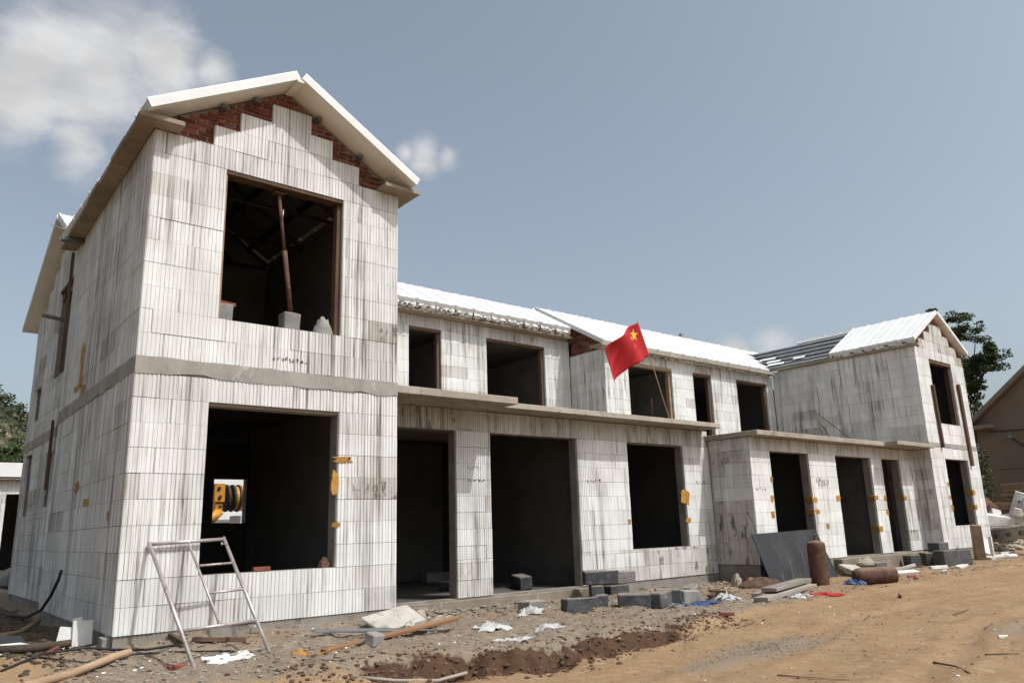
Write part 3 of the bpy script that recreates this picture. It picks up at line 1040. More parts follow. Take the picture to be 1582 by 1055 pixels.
# left end wall behind the near house
LW = 5.62
opW = [(10.65 - 8.3, 10.65 - 6.9, 4.25, 6.2), (10.65 - 10.1, 10.65 - 9.3, 3.6, 4.35), (10.65 - 7.9, 10.65 - 7.2, 1.7, 2.75), (10.65 - 10.3, 10.65 - 9.5, 1.6, 2.9)]
wW, MW = wall(B, 'end_wall', .4, 10.65, SIDE, LW, -.002, 6.2, opW)
lay(wW, MW, 0, LW, 0, 3.0, opW, lambda u, z: .5, seed=41)
lay(wW, MW, 0, LW, 3.2, 6.2, opW, lambda u, z: .4, seed=42)
for k in range(3):
    z_ = 6.2 + .3 * k
    half = (RID - (z_ + .3)) / SLB - .08
    uc = 10.65 - 7.8
    if half > .3:
        lay(wW, MW, max(0, uc - half), min(LW, uc + half), z_, z_ + .3, (), lambda u, z: .25, seed=50 + k)
ragged_band(B, MW, LW, 3.0, 3.2)
boards(B, MW, opW[0], right=True)
pbox(B, 'plinth', (.425, .65, 5.1, 10.65, -.9, -.004), M['concrete'])
uc = 10.65 - 7.8
tw = [(0, .062, 6.2), (LW, .062, 6.2), (LW, .062, RID - SLB * abs(LW - uc) - .01), (uc, .062, RID - .01), (0, .062, RID - SLB * uc - .01)]
add('gable_wall', mk('gable_wall', tw + [(x, .25, z) for x, _, z in tw], [(0, 1, 2, 3, 4), (9, 8, 7, 6, 5), (0, 4, 9, 5), (1, 6, 7, 2), (2, 7, 8, 3), (3, 8, 9, 4)], [M['mortar']]), B, MW)
# back wall, with the window that lets daylight through
bk, MBK = wall(B, 'back_wall', 13.59, 10.65, math.pi, 13.18, -.5, 6.1, [(13.59 - 5.43, 13.59 - 4.60, 1.38, 2.50)], y0=.0, y1=.25)
# roof: ridge along X
cB = math.cos(math.atan(SLB)); sB = math.sin(math.atan(SLB))
rB = add('roof', boxes_me('roof', [(.5, 13.5, 7.76, 7.84, RID - .16, RID - .05)] + [(.5, 13.5, y_ - .03, y_ + .03, zB(15.6 - y_ if y_ > 7.8 else y_) - .12, zB(15.6 - y_ if y_ > 7.8 else y_) - .03) for y_ in (6.9, 8.7, 9.8)], M['steel']), B)
zAr = lambda x: AZ - ASL * abs(x - APX)
x_ = .12
while x_ < 13.3:
    w_ = min(.574, 13.37 - x_)
    xc = x_ + .3
    yl = 6.12
    if xc < 4.2:
        yl = max(5.2, 7.8 - (RID - zAr(xc)) / SLB - .2) if zAr(xc) > 6.2 else 5.2
    panel(rB, (x_, yl, zB(yl)), (1, 0, 0), (0, cB, sB), (7.8 - yl) / cB, flap=(xc > 6.5), w=round(w_, 3))
    panel(rB, (x_ + w_, 10.9, zB(4.7)), (-1, 0, 0), (0, -cB, sB), 3.1 / cB, w=round(w_, 3))
    x_ += .6
# eave slab of the upper floor
xs = 3.95
while xs < 13.4:
    pbox(B, 'eave_slab', (xs, min(xs + 1.19, 13.45), 6.20, 6.515 if xs < 1 else 6.80, 6.476, 6.545), M['gutter'], .005, .003)
    xs += 1.2
pbox(B, 'eave_brick_course', (4.2, 13.35, 6.60, 6.80, 6.548, 6.78), M['mortar'])
br_ = add('brick', _br[1], B, T(13.18, 6.26, 6.55))
br_ = add('brick', _br[2], B, T(13.20, 6.27, 6.606, .06))
patch(B, MB, 12.55 - 3.65, 1.63, .30, .33, 61)
pbox(B, 'foam_tape', (12.575, 12.604, 1.79, 1.93, 1.47, 1.79), M['foam'], .003, .012)
patch(B, MB, 12.40 - 3.65 + .2, 1.11, .14, .12, 62)
patch(B, MB, 10.58 - 3.65, 1.11, .08, .10, 63)
scribble(B, MB, 6.25 - 3.65, 2.16, .32, .10, 7, 14)
scribble(B, MB, 6.15 - 3.65, 1.93, .5, .05, 5, 15)
scribble(B, MB, 9.3 - 3.65, 1.95, .5, .09, 4, 17)
scribble(B, MB, 13.0 - 3.65, 1.97, .4, .10, 4, 18)

# =============================================================== the long house in the middle right (C)
C = thing('terraced_house', 'two-storey foam-block house with three narrow ground-floor openings, between flag and far gable', 'house', (17.9, 4.5, 0))
ZC0 = .07
LC = 8.6
XC = 13.603
opC = [(14.45 - XC, 16.2 - XC, ZC0 - .05, 2.67), (17.55 - XC, 19.48 - XC, ZC0 - .05, 2.67), (20.17 - XC, 21.27 - XC, ZC0 - .05, 2.67)]
wC, MC = wall(C, 'front_wall', XC, .66, FRONT, LC, ZC0 - .002, 2.975, opC, ua=.065)
dC = lambda u, z: .36 + .34 * (z > 2.6) + .15 * (u > 7.6)
lay(wC, MC, 0, LC, ZC0, 2.67, opC, dC, seed=71, h=.289)
lay(wC, MC, 0, LC, 2.67, 2.975, (), dC, seed=72, h=.305)
wCr, MCr = wall(C, 'return_wall', XC, 1.80, SIDE, 1.08, ZC0 - .002, 2.975)
lay(wCr, MCr, 0, 1.08, ZC0, 2.975, (), lambda u, z: .95 if z < 1.5 else .55, seed=73, h=.2905)
pbox(C, 'plinth', (XC + .02, 22.18, .682, .91, -.9, ZC0 - .003), M['concrete'])
pbox(C, 'plinth', (XC + .021, XC + .25, .912, 2.5, -.9, ZC0 - .003), M['concrete'])
pbox(C, 'threshold', (16.9, 21.9, .46, .678, -.7, ZC0 - .03), M['sill'], .012, .01)
pbox(C, 'terrace_slab', (13.50, 19.78, .33, 5.08, 2.982, 3.10), M['slab'], .008, .006)
pbox(C, 'terrace_slab', (19.786, 22.18, -.04, 5.08, 2.99, 3.108), M['slab'], .008, .006)
pbox(C, 'ground_floor', (13.9, 22.18, .92, 10.38, -.6, ZC0 - .03), M['inner'])
pbox(C, 'floor_slab', (13.9, 22.18, 5.36, 10.38, 2.99, 3.10), M['inner'])
pbox(C, 'party_wall', (22.22, 22.45, 5.36, 10.38, -.5, 6.2), M['inner'])
pbox(C, 'partition', (17.0, 17.15, .92, 7.0, .03, 2.98), M['inner'])
pbox(C, 'partition', (19.6, 19.75, .92, 7.0, .03, 2.98), M['inner'])
pbox(C, 'partition', (14.2, 22.0, 7.0, 7.15, .03, 2.98), M['inner'])
pbox(C, 'partition', (17.0, 17.15, 5.4, 10.3, 3.12, 5.78), M['inner2'])
pbox(C, 'added_ceiling', (13.9, 22.2, 5.36, 10.38, 5.80, 5.85), M['inner'])  # added like the one next door, to keep the upper rooms dark
opCu = [(14.6 - XC, 16.6 - XC, 3.6, 5.70), (17.67 - XC, 18.62 - XC, 3.6, 5.70), (19.98 - XC, 21.82 - XC, 3.6, 5.70)]
wCu, MCu = wall(C, 'upper_wall', XC, 5.1, FRONT, LC, 3.10, 5.985, opCu, ua=.065)
lay(wCu, MCu, 0, LC, 3.12, 5.70, opCu, lambda u, z: .36, seed=81, h=.2866)
lay(wCu, MCu, 0, LC, 5.70, 5.985, (), lambda u, z: .55, seed=82)
for o in opCu:
    boards(C, MCu, o, mat='timber' if o[0] > 2 else 'wood', w=.10)
wCs, MCs = wall(C, 'upper_return_wall', XC, 6.50, SIDE, 1.34, 3.36, 5.985)
lay(wCs, MCs, 0, 1.34, 3.36, 5.985, (), lambda u, z: .5, seed=83, h=.292)
RC = 7.71
zC = lambda y: RC - SLB * (7.8 - y)
tw = [(0, .075, 5.99), (1.34, .075, 5.99), (1.34, .075, zC(5.16) - .01), (0, .075, zC(6.5) - .01)]
gC = add('gable_wall', mk('gable_wall', tw + [(x, .25, z) for x, _, z in tw], [(0, 1, 2, 3), (7, 6, 5, 4), (0, 3, 7, 4), (1, 5, 6, 2), (2, 6, 7, 3)], [M['mortar']]), C, MCs)
lay_bricks(gC, MCs, 0, 1.34, 5.99, 6.95, lambda u: zC(6.5 - u) - .01, None, seed=19)
bk, MBK = wall(C, 'back_wall', 26.0, 10.65, math.pi, 12.38, -.5, 6.1, (), y0=.0, y1=.25)
rC = add('roof', boxes_me('roof', [(13.5, 26.0, 7.76, 7.84, RC - .16, RC - .05)] + [(13.7, 21.9, y_ - .03, y_ + .03, zC(y_) - .12, zC(y_) - .03) for y_ in (5.6, 6.6)], M['steel']), C)
DAP, DZ, DSL = 24.0, 7.42, .578
zDr = lambda x: DZ - DSL * abs(x - DAP)
x_ = 13.40
while x_ < 26.2:
    xc = x_ + .3
    yl = 4.95
    if xc > 21.6:
        yl = 7.8 - (RC - max(zDr(xc), 6.07)) / SLB - .05
    panel(rC, (x_, yl, zC(yl)), (1, 0, 0), (0, cB, sB), max(.1, 7.8 - yl) / cB, flap=(xc < 21.6))
    panel(rC, (x_ + .574, 10.9, zC(4.7)), (-1, 0, 0), (0, -cB, sB), 3.1 / cB)
    x_ += .6
xs = 13.25
while xs < 21.9:
    pbox(C, 'eave_slab', (xs, min(xs + 1.19, 22.0), 4.82, 5.30, 5.990, 6.052), M['gutter'], .005, .003)
    xs += 1.2
add('vent_pipe', tube_me('vent_pipe', [(21.3, 8.2, 7.3), (21.3, 8.2, 8.12)], .09, M['steel'], 10), C)
pats = [(14.42, 1.99, .14, .16), (14.36, 1.54, .16, .20), (14.33, 1.17, .18, .20), (16.30, 1.52, .20, .17), (16.33, 1.22, .22, .15), (17.45, 1.56, .22, .18),
        (19.56, 1.57, .24, .14), (19.58, .73, .26, .18), (20.08, 1.57, .18, .16), (20.10, 1.18, .16, .18), (21.34, 1.57, .16, .15), (16.75, .86, .16, .18)]
for k, (xx, zz, w_, h_) in enumerate(pats):
    patch(C, MC, xx - XC, zz, w_ * .8, h_ * .78, 100 + k)
for (xx, zz, h_) in ((16.19, 1.52, .16), (16.19, 1.22, .14), (19.47, 1.57, .13), (19.47, .73, .15), (21.26, 1.57, .13)):
    pbox(C, 'foam_tape', (xx - .022, xx + .004, .655, .84, zz - h_ / 2, zz + h_ / 2), M['foam'], .003, .008)
scribble(C, MC, 16.45 - XC, 1.95, .62, .24, 9, 25)
scribble(C, MC, 14.5 - XC - .8, 1.75, .5, .06, 4, 26)

# =============================================================== the gabled house at the far end (D)
D = thing('gabled_house', 'gabled foam-block house with half-panelled roof and bare purlins, at the far right end', 'house', (24.0, 2.6, 0))
XD, YD, WD = 22.2, .125, 3.6
opD = [(23.15 - XD, 24.8 - XD, 3.82, 5.82), (23.2 - XD, 24.9 - XD, .72, 2.72)]
wD, MD = wall(D, 'front_wall', XD, YD, FRONT, WD, .058, 6.15, opD, ua=.065)
dD = lambda u, z: .28 + .3 * (z > 5.8) + .2 * (z < 1)
lay(wD, MD, 0, WD, .06, 3.06, opD, dD, seed=91)
lay(wD, MD, 0, WD, 3.19, 6.15, opD, dD, seed=92, h=.296)
stepsD = [(.42, 3.2, 6.15), (.85, 2.7, 6.45), (1.35, 2.25, 6.75)]
for (a, b, z_) in stepsD:
    lay(wD, MD, a, b, z_, z_ + .3, (), lambda u, z: .75, seed=int(z_ * 10))
ragged_band(D, MD, WD, 3.06, 3.19)
topD = lambda u: DZ - .02 - DSL * abs(u + XD - DAP)
gv = [(.0, .076, 6.15), (WD, .076, 6.15), (WD, .076, topD(WD)), (DAP - XD, .076, topD(DAP - XD)), (0, .076, topD(0))]
gD = add('gable_wall', mk('gable_wall', gv + [(x, .25, z) for x, _, z in gv], [(0, 1, 2, 3, 4), (9, 8, 7, 6, 5), (0, 4, 9, 5), (1, 6, 7, 2), (2, 7, 8, 3), (3, 8, 9, 4)], [M['mortar']]), D, MD)


def hidD(u, z):
    return any(a + .1 < u < b - .1 and z_ <= z < z_ + .28 for a, b, z_ in stepsD)


lay_bricks(gD, MD, .0, WD, 6.153, 7.36, topD, hidD, seed=13)
wDs, MDs = wall(D, 'side_wall', XD, 5.08, SIDE, 4.90, .058, 6.15)
dDs = lambda u, z: .42 + .15 * (z < 4.6) + .10 * (u > 3.5)
lay(wDs, MDs, 3.6, 4.90, .06, 2.98, (), dDs, seed=95, h=.292)
lay(wDs, MDs, 0, 4.90, 3.115, 6.15, (), dDs, seed=96, h=.3035)
pbox(D, 'plinth', (XD + .02, XD + WD, YD + .02, YD + .25, -.9, .055), M['concrete'])
pbox(D, 'plinth', (XD + .021, XD + .25, YD + .252, 5.0, -.9, .055), M['concrete'])
pbox(D, 'end_wall', (XD + WD - .25, XD + WD, YD + .252, 10.6, -.6, 6.15), M['inner'])
pbox(D, 'floor_slab', (XD + .252, XD + WD - .255, YD + .252, 10.3, 3.0, 3.18), M['inner'])
pbox(D, 'ground_floor', (XD + .252, XD + WD - .255, YD + .252, 10.3, -.6, .0), M['inner'])
boards(D, MD, opD[0], left=False, w=.09)
rD = add('roof', boxes_me('roof', [(DAP - .04, DAP + .04, .4, 7.2, DZ - .16, DZ - .06)] +
                          [(DAP + d_ - .04, DAP + d_ + .04, .4, 5.4 + (1.95 - d_) * .9, DZ - DSL * d_ - .16, DZ - DSL * d_ - .02) for d_ in (.5, 1.0, 1.5)], M['steel']), D)
# bare purlins on the unfinished slope, each a channel of its own
for d_ in (.12, .50, .88, 1.26, 1.62, 1.90):
    ye = 7.8 - (RC - zDr(DAP - d_)) / SLB - .1
    z_ = DZ - DSL * d_
    add('purlin', boxes_me('purlin', [(-.05, .05, 0, ye - .3, -.012, 0), (-.05, -.038, 0, ye - .3, -.12, -.0125), (-.05, .05, 0, ye - .3, -.132, -.1205)], M['purlin']), rD,
        T(DAP - d_, .3, z_ - .01, 0, 0, -math.atan(DSL)))
for d_, y0_, l_ in ((1.75, 4.6, .6), (1.45, 4.9, .5), (1.1, 5.3, .6), (1.55, 3.9, .4)):
    add('loose_offcut', box_me('loose_offcut', (-.09, .09, 0, l_, 0, .02), M['roof'], .003, .006, int(d_ * 9)), rD, T(DAP - d_, y0_, DZ - DSL * d_ + .02, .1, 0, -math.atan(DSL)))
yq = -.03
for k in range(5):
    panel(rD, (DAP - 1.97, yq + .56, DZ - DSL * 1.97), (0, -1, 0), (cs, 0, sn), 1.97 / cs, flap=True, w=.545)
    yq += .56
yq = -.03
for k in range(9):
    panel(rD, (DAP + 1.97, yq, DZ - DSL * 1.97), (0, 1, 0), (-cs, 0, sn), 1.97 / cs, w=.545)
    yq += .56
yy = -.02
while yy < 4.7:
    pbox(D, 'gutter_slab', (XD - .17, XD + .055, yy, min(yy + .99, 4.80), 6.155, 6.215), M['gutter'], .006, .004)
    yy += 1.0
pbox(D, 'gutter_slab', (XD + WD - .03, XD + WD + .22, -.02, 5.0, 6.155, 6.215), M['gutter'], .006, .004)
for (xx, zz, w_, h_) in ((23.12, 1.95, .14, .14), (23.12, 1.55, .12, .12), (23.14, 1.24, .16, .2), (24.98, 1.72, .18, .15), (24.98, 1.26, .16, .15)):
    patch(D, MD, xx - XD, zz, w_, h_, int(xx * 100 + zz * 10))
for zz in (1.72, 1.26):
    pbox(D, 'foam_tape', (24.872, 24.904, .115, .32, zz - .07, zz + .07), M['foam'], .003, .008)

# ------------------------------------------------------------------ things in the windows of the near house
st = thing('steel_prop', 'rusty steel prop leaning in the upper window of the near gabled house', 'prop', (1.98, .12, 4.06))
add('tube', tube_me('tube', [(1.98, .12, 4.06), (1.86, .125, 4.95)], .034, M['rust'], 10), st)
add('inner_tube', tube_me('inner_tube', [(1.855, .125, 4.95), (1.745, .13, 5.78)], .025, M['rust'], 10), st)
add('head_plate', box_me('head_plate', (1.66, 1.82, .07, .19, 5.78, 5.80), M['rust'], .002), st)
add('base_plate', box_me('base_plate', (1.92, 2.05, .06, .18, 4.045, 4.058), M['rust'], .002), st)
add('pin_handle', tube_me('pin_handle', [(1.80, .085, 5.55), (1.79, .08, 5.40)], .009, M['galv'], 6), st)
for (x0, x1, z1, lab, mt, sd) in ((.955, 1.15, 4.02, 'pitted grey concrete block at the left corner of the near upper window sill', 'lblock', 1),
                                  (1.86, 2.10, 4.043, 'smooth grey concrete block under the rusty prop on the upper sill', 'lblock', 2)):
    tag(add('concrete_block', box_me('concrete_block', (-(x1 - x0) / 2, (x1 - x0) / 2, -.1, .1, 0, z1 - 3.803), M[mt], .012, .01, sd), None, T((x0 + x1) / 2, .14, 3.803)), lab, 'block')
tag(add('brick', _br[0], None, T(.98, .09, 4.022, .1)), 'red brick lying on the block in the corner of the near upper window', 'brick')


def lump_me(name, sx, sy, sz, mat, seed, n=14, rough=.35, smooth=True):
    """soft heap: a dome pushed about by noise, closed underneath"""
    v, f = [], []
    for j in range(n + 1):
        for i in range(n):
            a = 2 * math.pi * i / n
            r_ = math.sin(math.pi * .5 * j / n)
            k = 1 + rough * float(fbm(math.cos(a) * 1.6 + seed * 3.1 + j * .22, math.sin(a) * 1.6 + seed, 3))
            z = math.cos(math.pi * .5 * j / n)
            zz = z * sz * (1 + rough * 1.6 * float(fbm(math.cos(a) * r_ * 2.6 + seed, math.sin(a) * r_ * 2.6 + seed * 2, 3)))
            v.append((math.cos(a) * r_ * sx * k, math.sin(a) * r_ * sy * k, zz if j < n else -.02))
    for j in range(n):
        for i in range(n):
            i2 = (i + 1) % n
            f.append((j * n + i, (j + 1) * n + i, (j + 1) * n + i2, j * n + i2))
    f.append(tuple(n * n + i for i in range(n))[::-1])
    return mk(name, v, f, [mat], smooth=smooth)


tag(add('cement_bag', lump_me('cement_bag', .16, .10, .24, M['lblock'], 3), None, T(2.50, .15, 3.803)), 'crumpled grey cement bag at the right corner of the near upper window', 'bag')
tag(add('brick', _br[3], None, T(1.62, .10, .605, .15)), 'broken red brick lying on the lower window sill of the near house', 'brick')
tag(add('dark_clod', lump_me('dark_clod', .09, .06, .10, M['rust'], 5, 8, .6, False), None, T(2.60, .12, .603)), 'dark clump of debris in the right corner of the near lower sill', 'debris')

# ------------------------------------------------------------------ scaffold frame leaning on the near wall
fl_, fr_ = Vector((.48, -1.32, 0)), Vector((1.34, -1.16, 0))
fl_.z = gtrue(.48, -1.32) - .01; fr_.z = gtrue(1.34, -1.16) - .01
tl_, tr_ = Vector((.303, -.032, 1.003)), Vector((1.162, -.032, 1.035))


def FP(a, t_):
    return (fl_.lerp(tl_, t_)).lerp(fr_.lerp(tr_, t_), a)


sf_ = thing('scaffold_frame', 'galvanised steel scaffold frame leaning on the near house under its lower window', 'scaffold', tuple(FP(.5, 0)))
add('leg', tube_me('leg', [FP(0, 0), FP(0, 1.0)], .0215, M['galv'], 12), sf_)
add('leg', tube_me('leg', [FP(1, 0), FP(1, 1.0)], .0215, M['galv'], 12), sf_)
add('top_bar', tube_me('top_bar', [FP(.02, .985), FP(.98, .985)], .0205, M['galv'], 12), sf_)
add('crossbar', tube_me('crossbar', [FP(.02, .27), FP(.98, .27)], .019, M['galv'], 12), sf_)
add('inner_post', tube_me('inner_post', [FP(.5, .275), FP(.5, .98)], .0145, M['galv'], 10), sf_)
for t_ in (.53, .765):
    add('rung', tube_me('rung', [FP(.505, t_), FP(.985, t_)], .0135, M['galv'], 10), sf_)
for a, t_ in ((.97, .94), (.97, .22), (.03, .22)):
    p_ = FP(a, t_)
    add('coupling_pin', tube_me('coupling_pin', [p_, p_ + Vector((-.035, -.02, .0))], .007, M['galv'], 6), sf_)
    add('pin_catch', tube_me('pin_catch', [p_ + Vector((-.035, -.02, -.018)), p_ + Vector((-.035, -.02, .022))], .008, M['galv'], 6), sf_)

# ------------------------------------------------------------------ flag on its pole
fg = thing('flag', 'red flag with yellow stars on a thin leaning pole above the terrace slab', 'flag', (11.68, 1.38, 3.346))
pole0, pole1 = Vector((11.68, 1.38, 3.35)), Vector((10.80, 1.38, 5.56))
add('pole', tube_me('pole', [pole0, pole0.lerp(pole1, .5) + Vector((.02, 0, 0)), pole1], [.014, .012, .009], M['wood'], 8), fg)


def FL(s, t_):
    a, b = Vector((10.81, 1.38, 5.50)), Vector((11.115, 1.38, 4.76))
    c_, d = Vector((9.63, 1.20, 4.74)), Vector((9.74, 1.22, 3.97))
    p = (a.lerp(b, t_)).lerp(c_.lerp(d, t_), s)
    w_ = math.sin(s * 7.5 + t_ * 2.2) * .11 * min(1, s * 3) + math.sin(s * 15 - t_ * 5) * .045 * s
    p.y += w_
    p.z += .07 * math.sin(s * 3.14) * (1 - t_ * .3) + .025 * math.sin(s * 9 + t_ * 3) * s
    p.x += .05 * math.sin(t_ * 5.5) * s
    return p


fn, ft = 40, 22
v = [FL(i / fn, j / ft) for j in range(ft + 1) for i in range(fn + 1)]
f = [(j * (fn + 1) + i, j * (fn + 1) + i + 1, (j + 1) * (fn + 1) + i + 1, (j + 1) * (fn + 1) + i) for j in range(ft) for i in range(fn)]
cloth = mk('cloth', v, f, [M['flag']], smooth=True)
cl = add('cloth', cloth, fg)
so = cl.modifiers.new('thickness', 'SOLIDIFY'); so.thickness = .004; so.offset = 0


def star(cs_, ct_, r_, rot):
    v = []
    ctr = FL(cs_, ct_)
    pts = []
    for k in range(10):
        a = rot + math.pi * k / 5
        q_ = r_ * (1 if k % 2 == 0 else .382)
        pts.append((cs_ + q_ * math.cos(a) / 1.40, ct_ + q_ * math.sin(a) / .80))
    v = [FL(cs_, ct_)] + [FL(max(0, a), b) for a, b in pts] + [FL((a + cs_) / 2, (b + ct_) / 2) for a, b in pts]
    f = []
    for k in range(10):
        k2 = (k + 1) % 10
        f += [(0, 11 + k, 11 + k2), (11 + k, 1 + k, 1 + k2, 11 + k2)]
    for side in (-1, 1):
        add('star', mk('star', [p + Vector((0, .007 * side, 0)) for p in v], f, [M['star']]), cl)


star(.185, .27, .155, -1.9)
star(.42, .25, .062, .4)
star(.36, .50, .066, -.3)

# ------------------------------------------------------------------ rods left on the terraces
for pts, lab in (([(12.55, 2.6, 3.36), (12.2, 2.3, 4.0)], 'thin steel rod leaning on the terrace beside the flag house corner'),
                 ([(20.3, 1.3, 3.12), (18.6, 1.6, 4.0)], 'thin steel rod slanting up across the terrace of the right house'),
                 ([(18.35, 1.3, 3.12), (18.2, 1.35, 3.55), (18.45, 1.4, 4.3), (18.5, 1.45, 4.75)], 'bent upright reinforcing rod on the terrace by the narrow window'),
                 ([(18.2, 1.0, 3.11), (17.85, 1.05, 3.5), (17.7, 1.1, 3.62)], 'short bent reinforcing rod at the terrace edge near the slab step')):
    tag(add('rebar', tube_me('rebar', pts, .012, M['rust'], 6), None), lab, 'rod', 'rods left on the terraces')
tag(add('plank', box_me('plank', (-.35, .35, -.10, .10, 0, .03), M['greywood'], .003, .01, 4), None, T(20.2, .25, 3.112, .4)), 'short grey board lying on the far terrace slab', 'plank')
# timbers standing against the far gabled house
for (xx, z0_, z1_, sd) in ((23.02, 3.06, 5.0, 0), (25.05, 2.55, 5.2, 1)):
    tag(add('timber_prop', box_me('timber_prop', (-.05, .05, -.09, -.012, 0, z1_ - z0_), M['timber'], .004, .008, 7 + sd), None, T(xx + .06, YD, z0_, 0, 0, -.03)),
        ('shorter' if sd == 0 else 'longer') + ' dark timber fixed beside the upper window of the far gabled house, ' + ('left' if sd == 0 else 'right') + ' side', 'timber')
for (yv, xv, z0_, z1_, lab) in ((7.0, .32, 2.0, 3.3, 'dark upright timber against the end wall behind the near house, lower one'), (6.78, .32, 4.2, 6.6, 'brown upright timber beside the tall window of the far end wall')):
    tag(add('timber_prop', box_me('timber_prop', (-.025, .025, -.04, .04, 0, z1_ - z0_), M['timber'], .004, .006, int(yv * 3)), None, T(xv, yv, z0_)), lab, 'timber')
tag(add('plank', box_me('plank', (-.38, .05, -.05, .05, -.03, .03), M['steel'], .004, .006, 8), None, T(.36, 7.3, 5.35, 0, 0, .12)), 'short bar sticking out of the tall window of the far end wall', 'bar')
tag(add('white_film', mk('white_film', [(-.30, 5.55, 6.66), (.45, 5.75, 6.58), (.55, 5.45, 6.50), (-.02, 5.35, 6.53), (.2, 5.5, 6.49)], [(0, 3, 4), (0, 4, 1), (3, 2, 4), (4, 2, 1)], [M['plastic']]), None), 'white film flap poking out of the valley above the left gutter', 'film')
bpy.data.objects['white_film'].modifiers.new('thickness', 'SOLIDIFY').thickness = .006
# cable hanging from the left wall
tag(add('cable', tube_me('cable', [(-.02, 2.95, .66), (-.05, 2.95, .52), (-.06, 3.3, .3), (-.08, 3.8, .08), (-.12, 4.6, -.06), (-.25, 5.6, -.08)], .022, M['cable'], 8), None), 'black cable hanging from the shaded left wall down to the ground', 'cable')

# ------------------------------------------------------------------ debris on the ground
def onground(x, y, dz=0.0):
    return gtrue(x, y) + dz


def gblock(x, y, rz, dims, lab, mat='cblock', z=None, tilt=0.0, seed=0, name='concrete_block', cat='block', group=None):
    L_, w_, h_ = dims
    me = box_me(name, (-L_ / 2, L_ / 2, -w_ / 2, w_ / 2, 0, h_), M[mat], .018, .016, seed or int(abs(x * 100 + y * 10)))
    zz = (onground(x, y) - .015) if z is None else z
    return tag(add(name, me, None, T(x, y, zz, rz, tilt)), lab, cat, group)


GB = 'grey blocks by the wide opening'
gblock(6.98, -.24, -.35, (.56, .24, .25), 'grey block lying nearest the camera, leftmost of the scattered pile', seed=1, group=GB)
gblock(7.63, -.10, .95, (.26, .22, .23), 'short grey block tucked behind the nearest block of the pile', seed=2, group=GB)
gblock(8.85, 1.20, .9, (.40, .24, .28), 'grey block standing under the top block of the pile by the wall', seed=3, group=GB)
gblock(9.55, 1.35, .05, (.56, .24, .26), 'grey base block against the white wall, under the pale top block', seed=14, group=GB)
gblock(8.95, 1.18, -.55, (.66, .26, .25), 'dark grey block on top of the pile, left one', z=onground(8.9, 1.2) + .265, seed=4, group=GB)
gblock(9.72, 1.38, -.15, (.62, .26, .26), 'paler grey block on top of the pile, right one', mat='lblock', z=onground(9.6, 1.3) + .25, seed=5, group=GB)
gblock(8.10, -.42, -.80, (.56, .26, .24), 'grey block with a dusty slanted top in the middle of the pile', mat='cblock', seed=6, tilt=.08, group=GB)
gblock(8.45, -.72, .20, (.42, .24, .25), 'dark grey block at the front right of the pile', seed=7, group=GB)
gblock(8.98, -.45, -.75, (.44, .24, .25), 'dark grey block at the rear right of the pile, half behind another', seed=8, group=GB)
gblock(9.50, -.50, -.3, (.38, .2, .2), 'greyish block at the right end of the pile', mat='lblock', seed=9, group=GB)
gblock(6.62, .55, .25, (.50, .24, .24), 'grey block half buried in rubble below the wide opening', mat='lblock', z=onground(6.62, .55) - .10, seed=10)
gblock(8.35, 2.85, 1.05, (1.05, .26, .26), 'long dark grey block lying inside the wide opening', z=ZB0 - .028, seed=11)
gblock(7.45, 3.9, .3, (.8, .3, .2), 'dark block further back inside the wide opening', z=ZB0 - .028, seed=12)
gblock(8.6, 6.3, .1, (.75, .25, .22), 'grey block deep inside the first dark doorway', mat='lblock', z=ZB0 - .028, seed=13)
GF = 'dark blocks along the right house'
gblock(18.1, .22, .2, (1.0, .3, .26), 'long dark block on the ground beside the lying rusty cylinder', seed=21, group=GF)
gblock(20.05, .15, .9, (.42, .3, .34), 'dark cube-like block below the narrow third opening, left of two', seed=22, group=GF)
gblock(20.95, .12, .9, (.42, .3, .36), 'dark cube-like block below the narrow third opening, right of two', seed=23, group=GF)
gblock(21.15, -.45, -.3, (1.05, .40, .40), 'big dark block lying at the corner of the far gabled house', seed=24, group=GF)
gblock(21.75, .12, .0, (.62, .35, .36), 'dark block standing behind the big one at the far house corner', z=onground(21.7, .1) + .22, seed=25, group=GF)

GR = 'loose red bricks on the ground'
for k, (x, y, rz, lab) in enumerate(((6.63, -1.50, .3, 'red brick lying in front of the grey block pile'), (8.14, -2.14, -.6, 'red brick on the sandy edge, right of the grey blocks'),
                                     (5.27, -2.66, .9, 'red brick on the rim of the dug bank'), (16.66, -1.24, -.35, 'red brick on the track right of the lying cylinder'),
                                     (16.2, -1.6, .2, 'broken brick on the track below the lying cylinder'), (12.6, -2.9, .5, 'dark red brick piece alone on the sandy track'),
                                     (.35, -.95, .4, 'small red brick near the foot of the scaffold frame'), (-.55, .22, 1.0, 'orange brick piece by the shaded left corner'))):
    tag(add('brick', _br[k % 5], None, T(x, y, onground(x, y, .0), rz, rng.uniform(-.15, .15), rng.uniform(-.1, .1))), lab, 'brick', GR)


def bar(name, p0, p1, w, h, mat, lab, cat, group=None, dz=.0, z0=None, z1=None, seed=0):
    """board or bar lying on the ground between two points"""
    a = Vector((p0[0], p0[1], (onground(*p0) if z0 is None else z0) + dz)); b = Vector((p1[0], p1[1], (onground(*p1) if z1 is None else z1) + dz))
    d = b - a
    me = box_me(name, (0, d.length, -w / 2, w / 2, 0, h), M[mat], min(.006, h * .2), .006, seed + int(d.length * 77))
    rz = math.atan2(d.y, d.x)
    ry = -math.asin(d.z / d.length)
    return tag(add(name, me, None, Matrix.Translation(a) @ Euler((0, ry, rz)).to_matrix().to_4x4()), lab, cat, group)


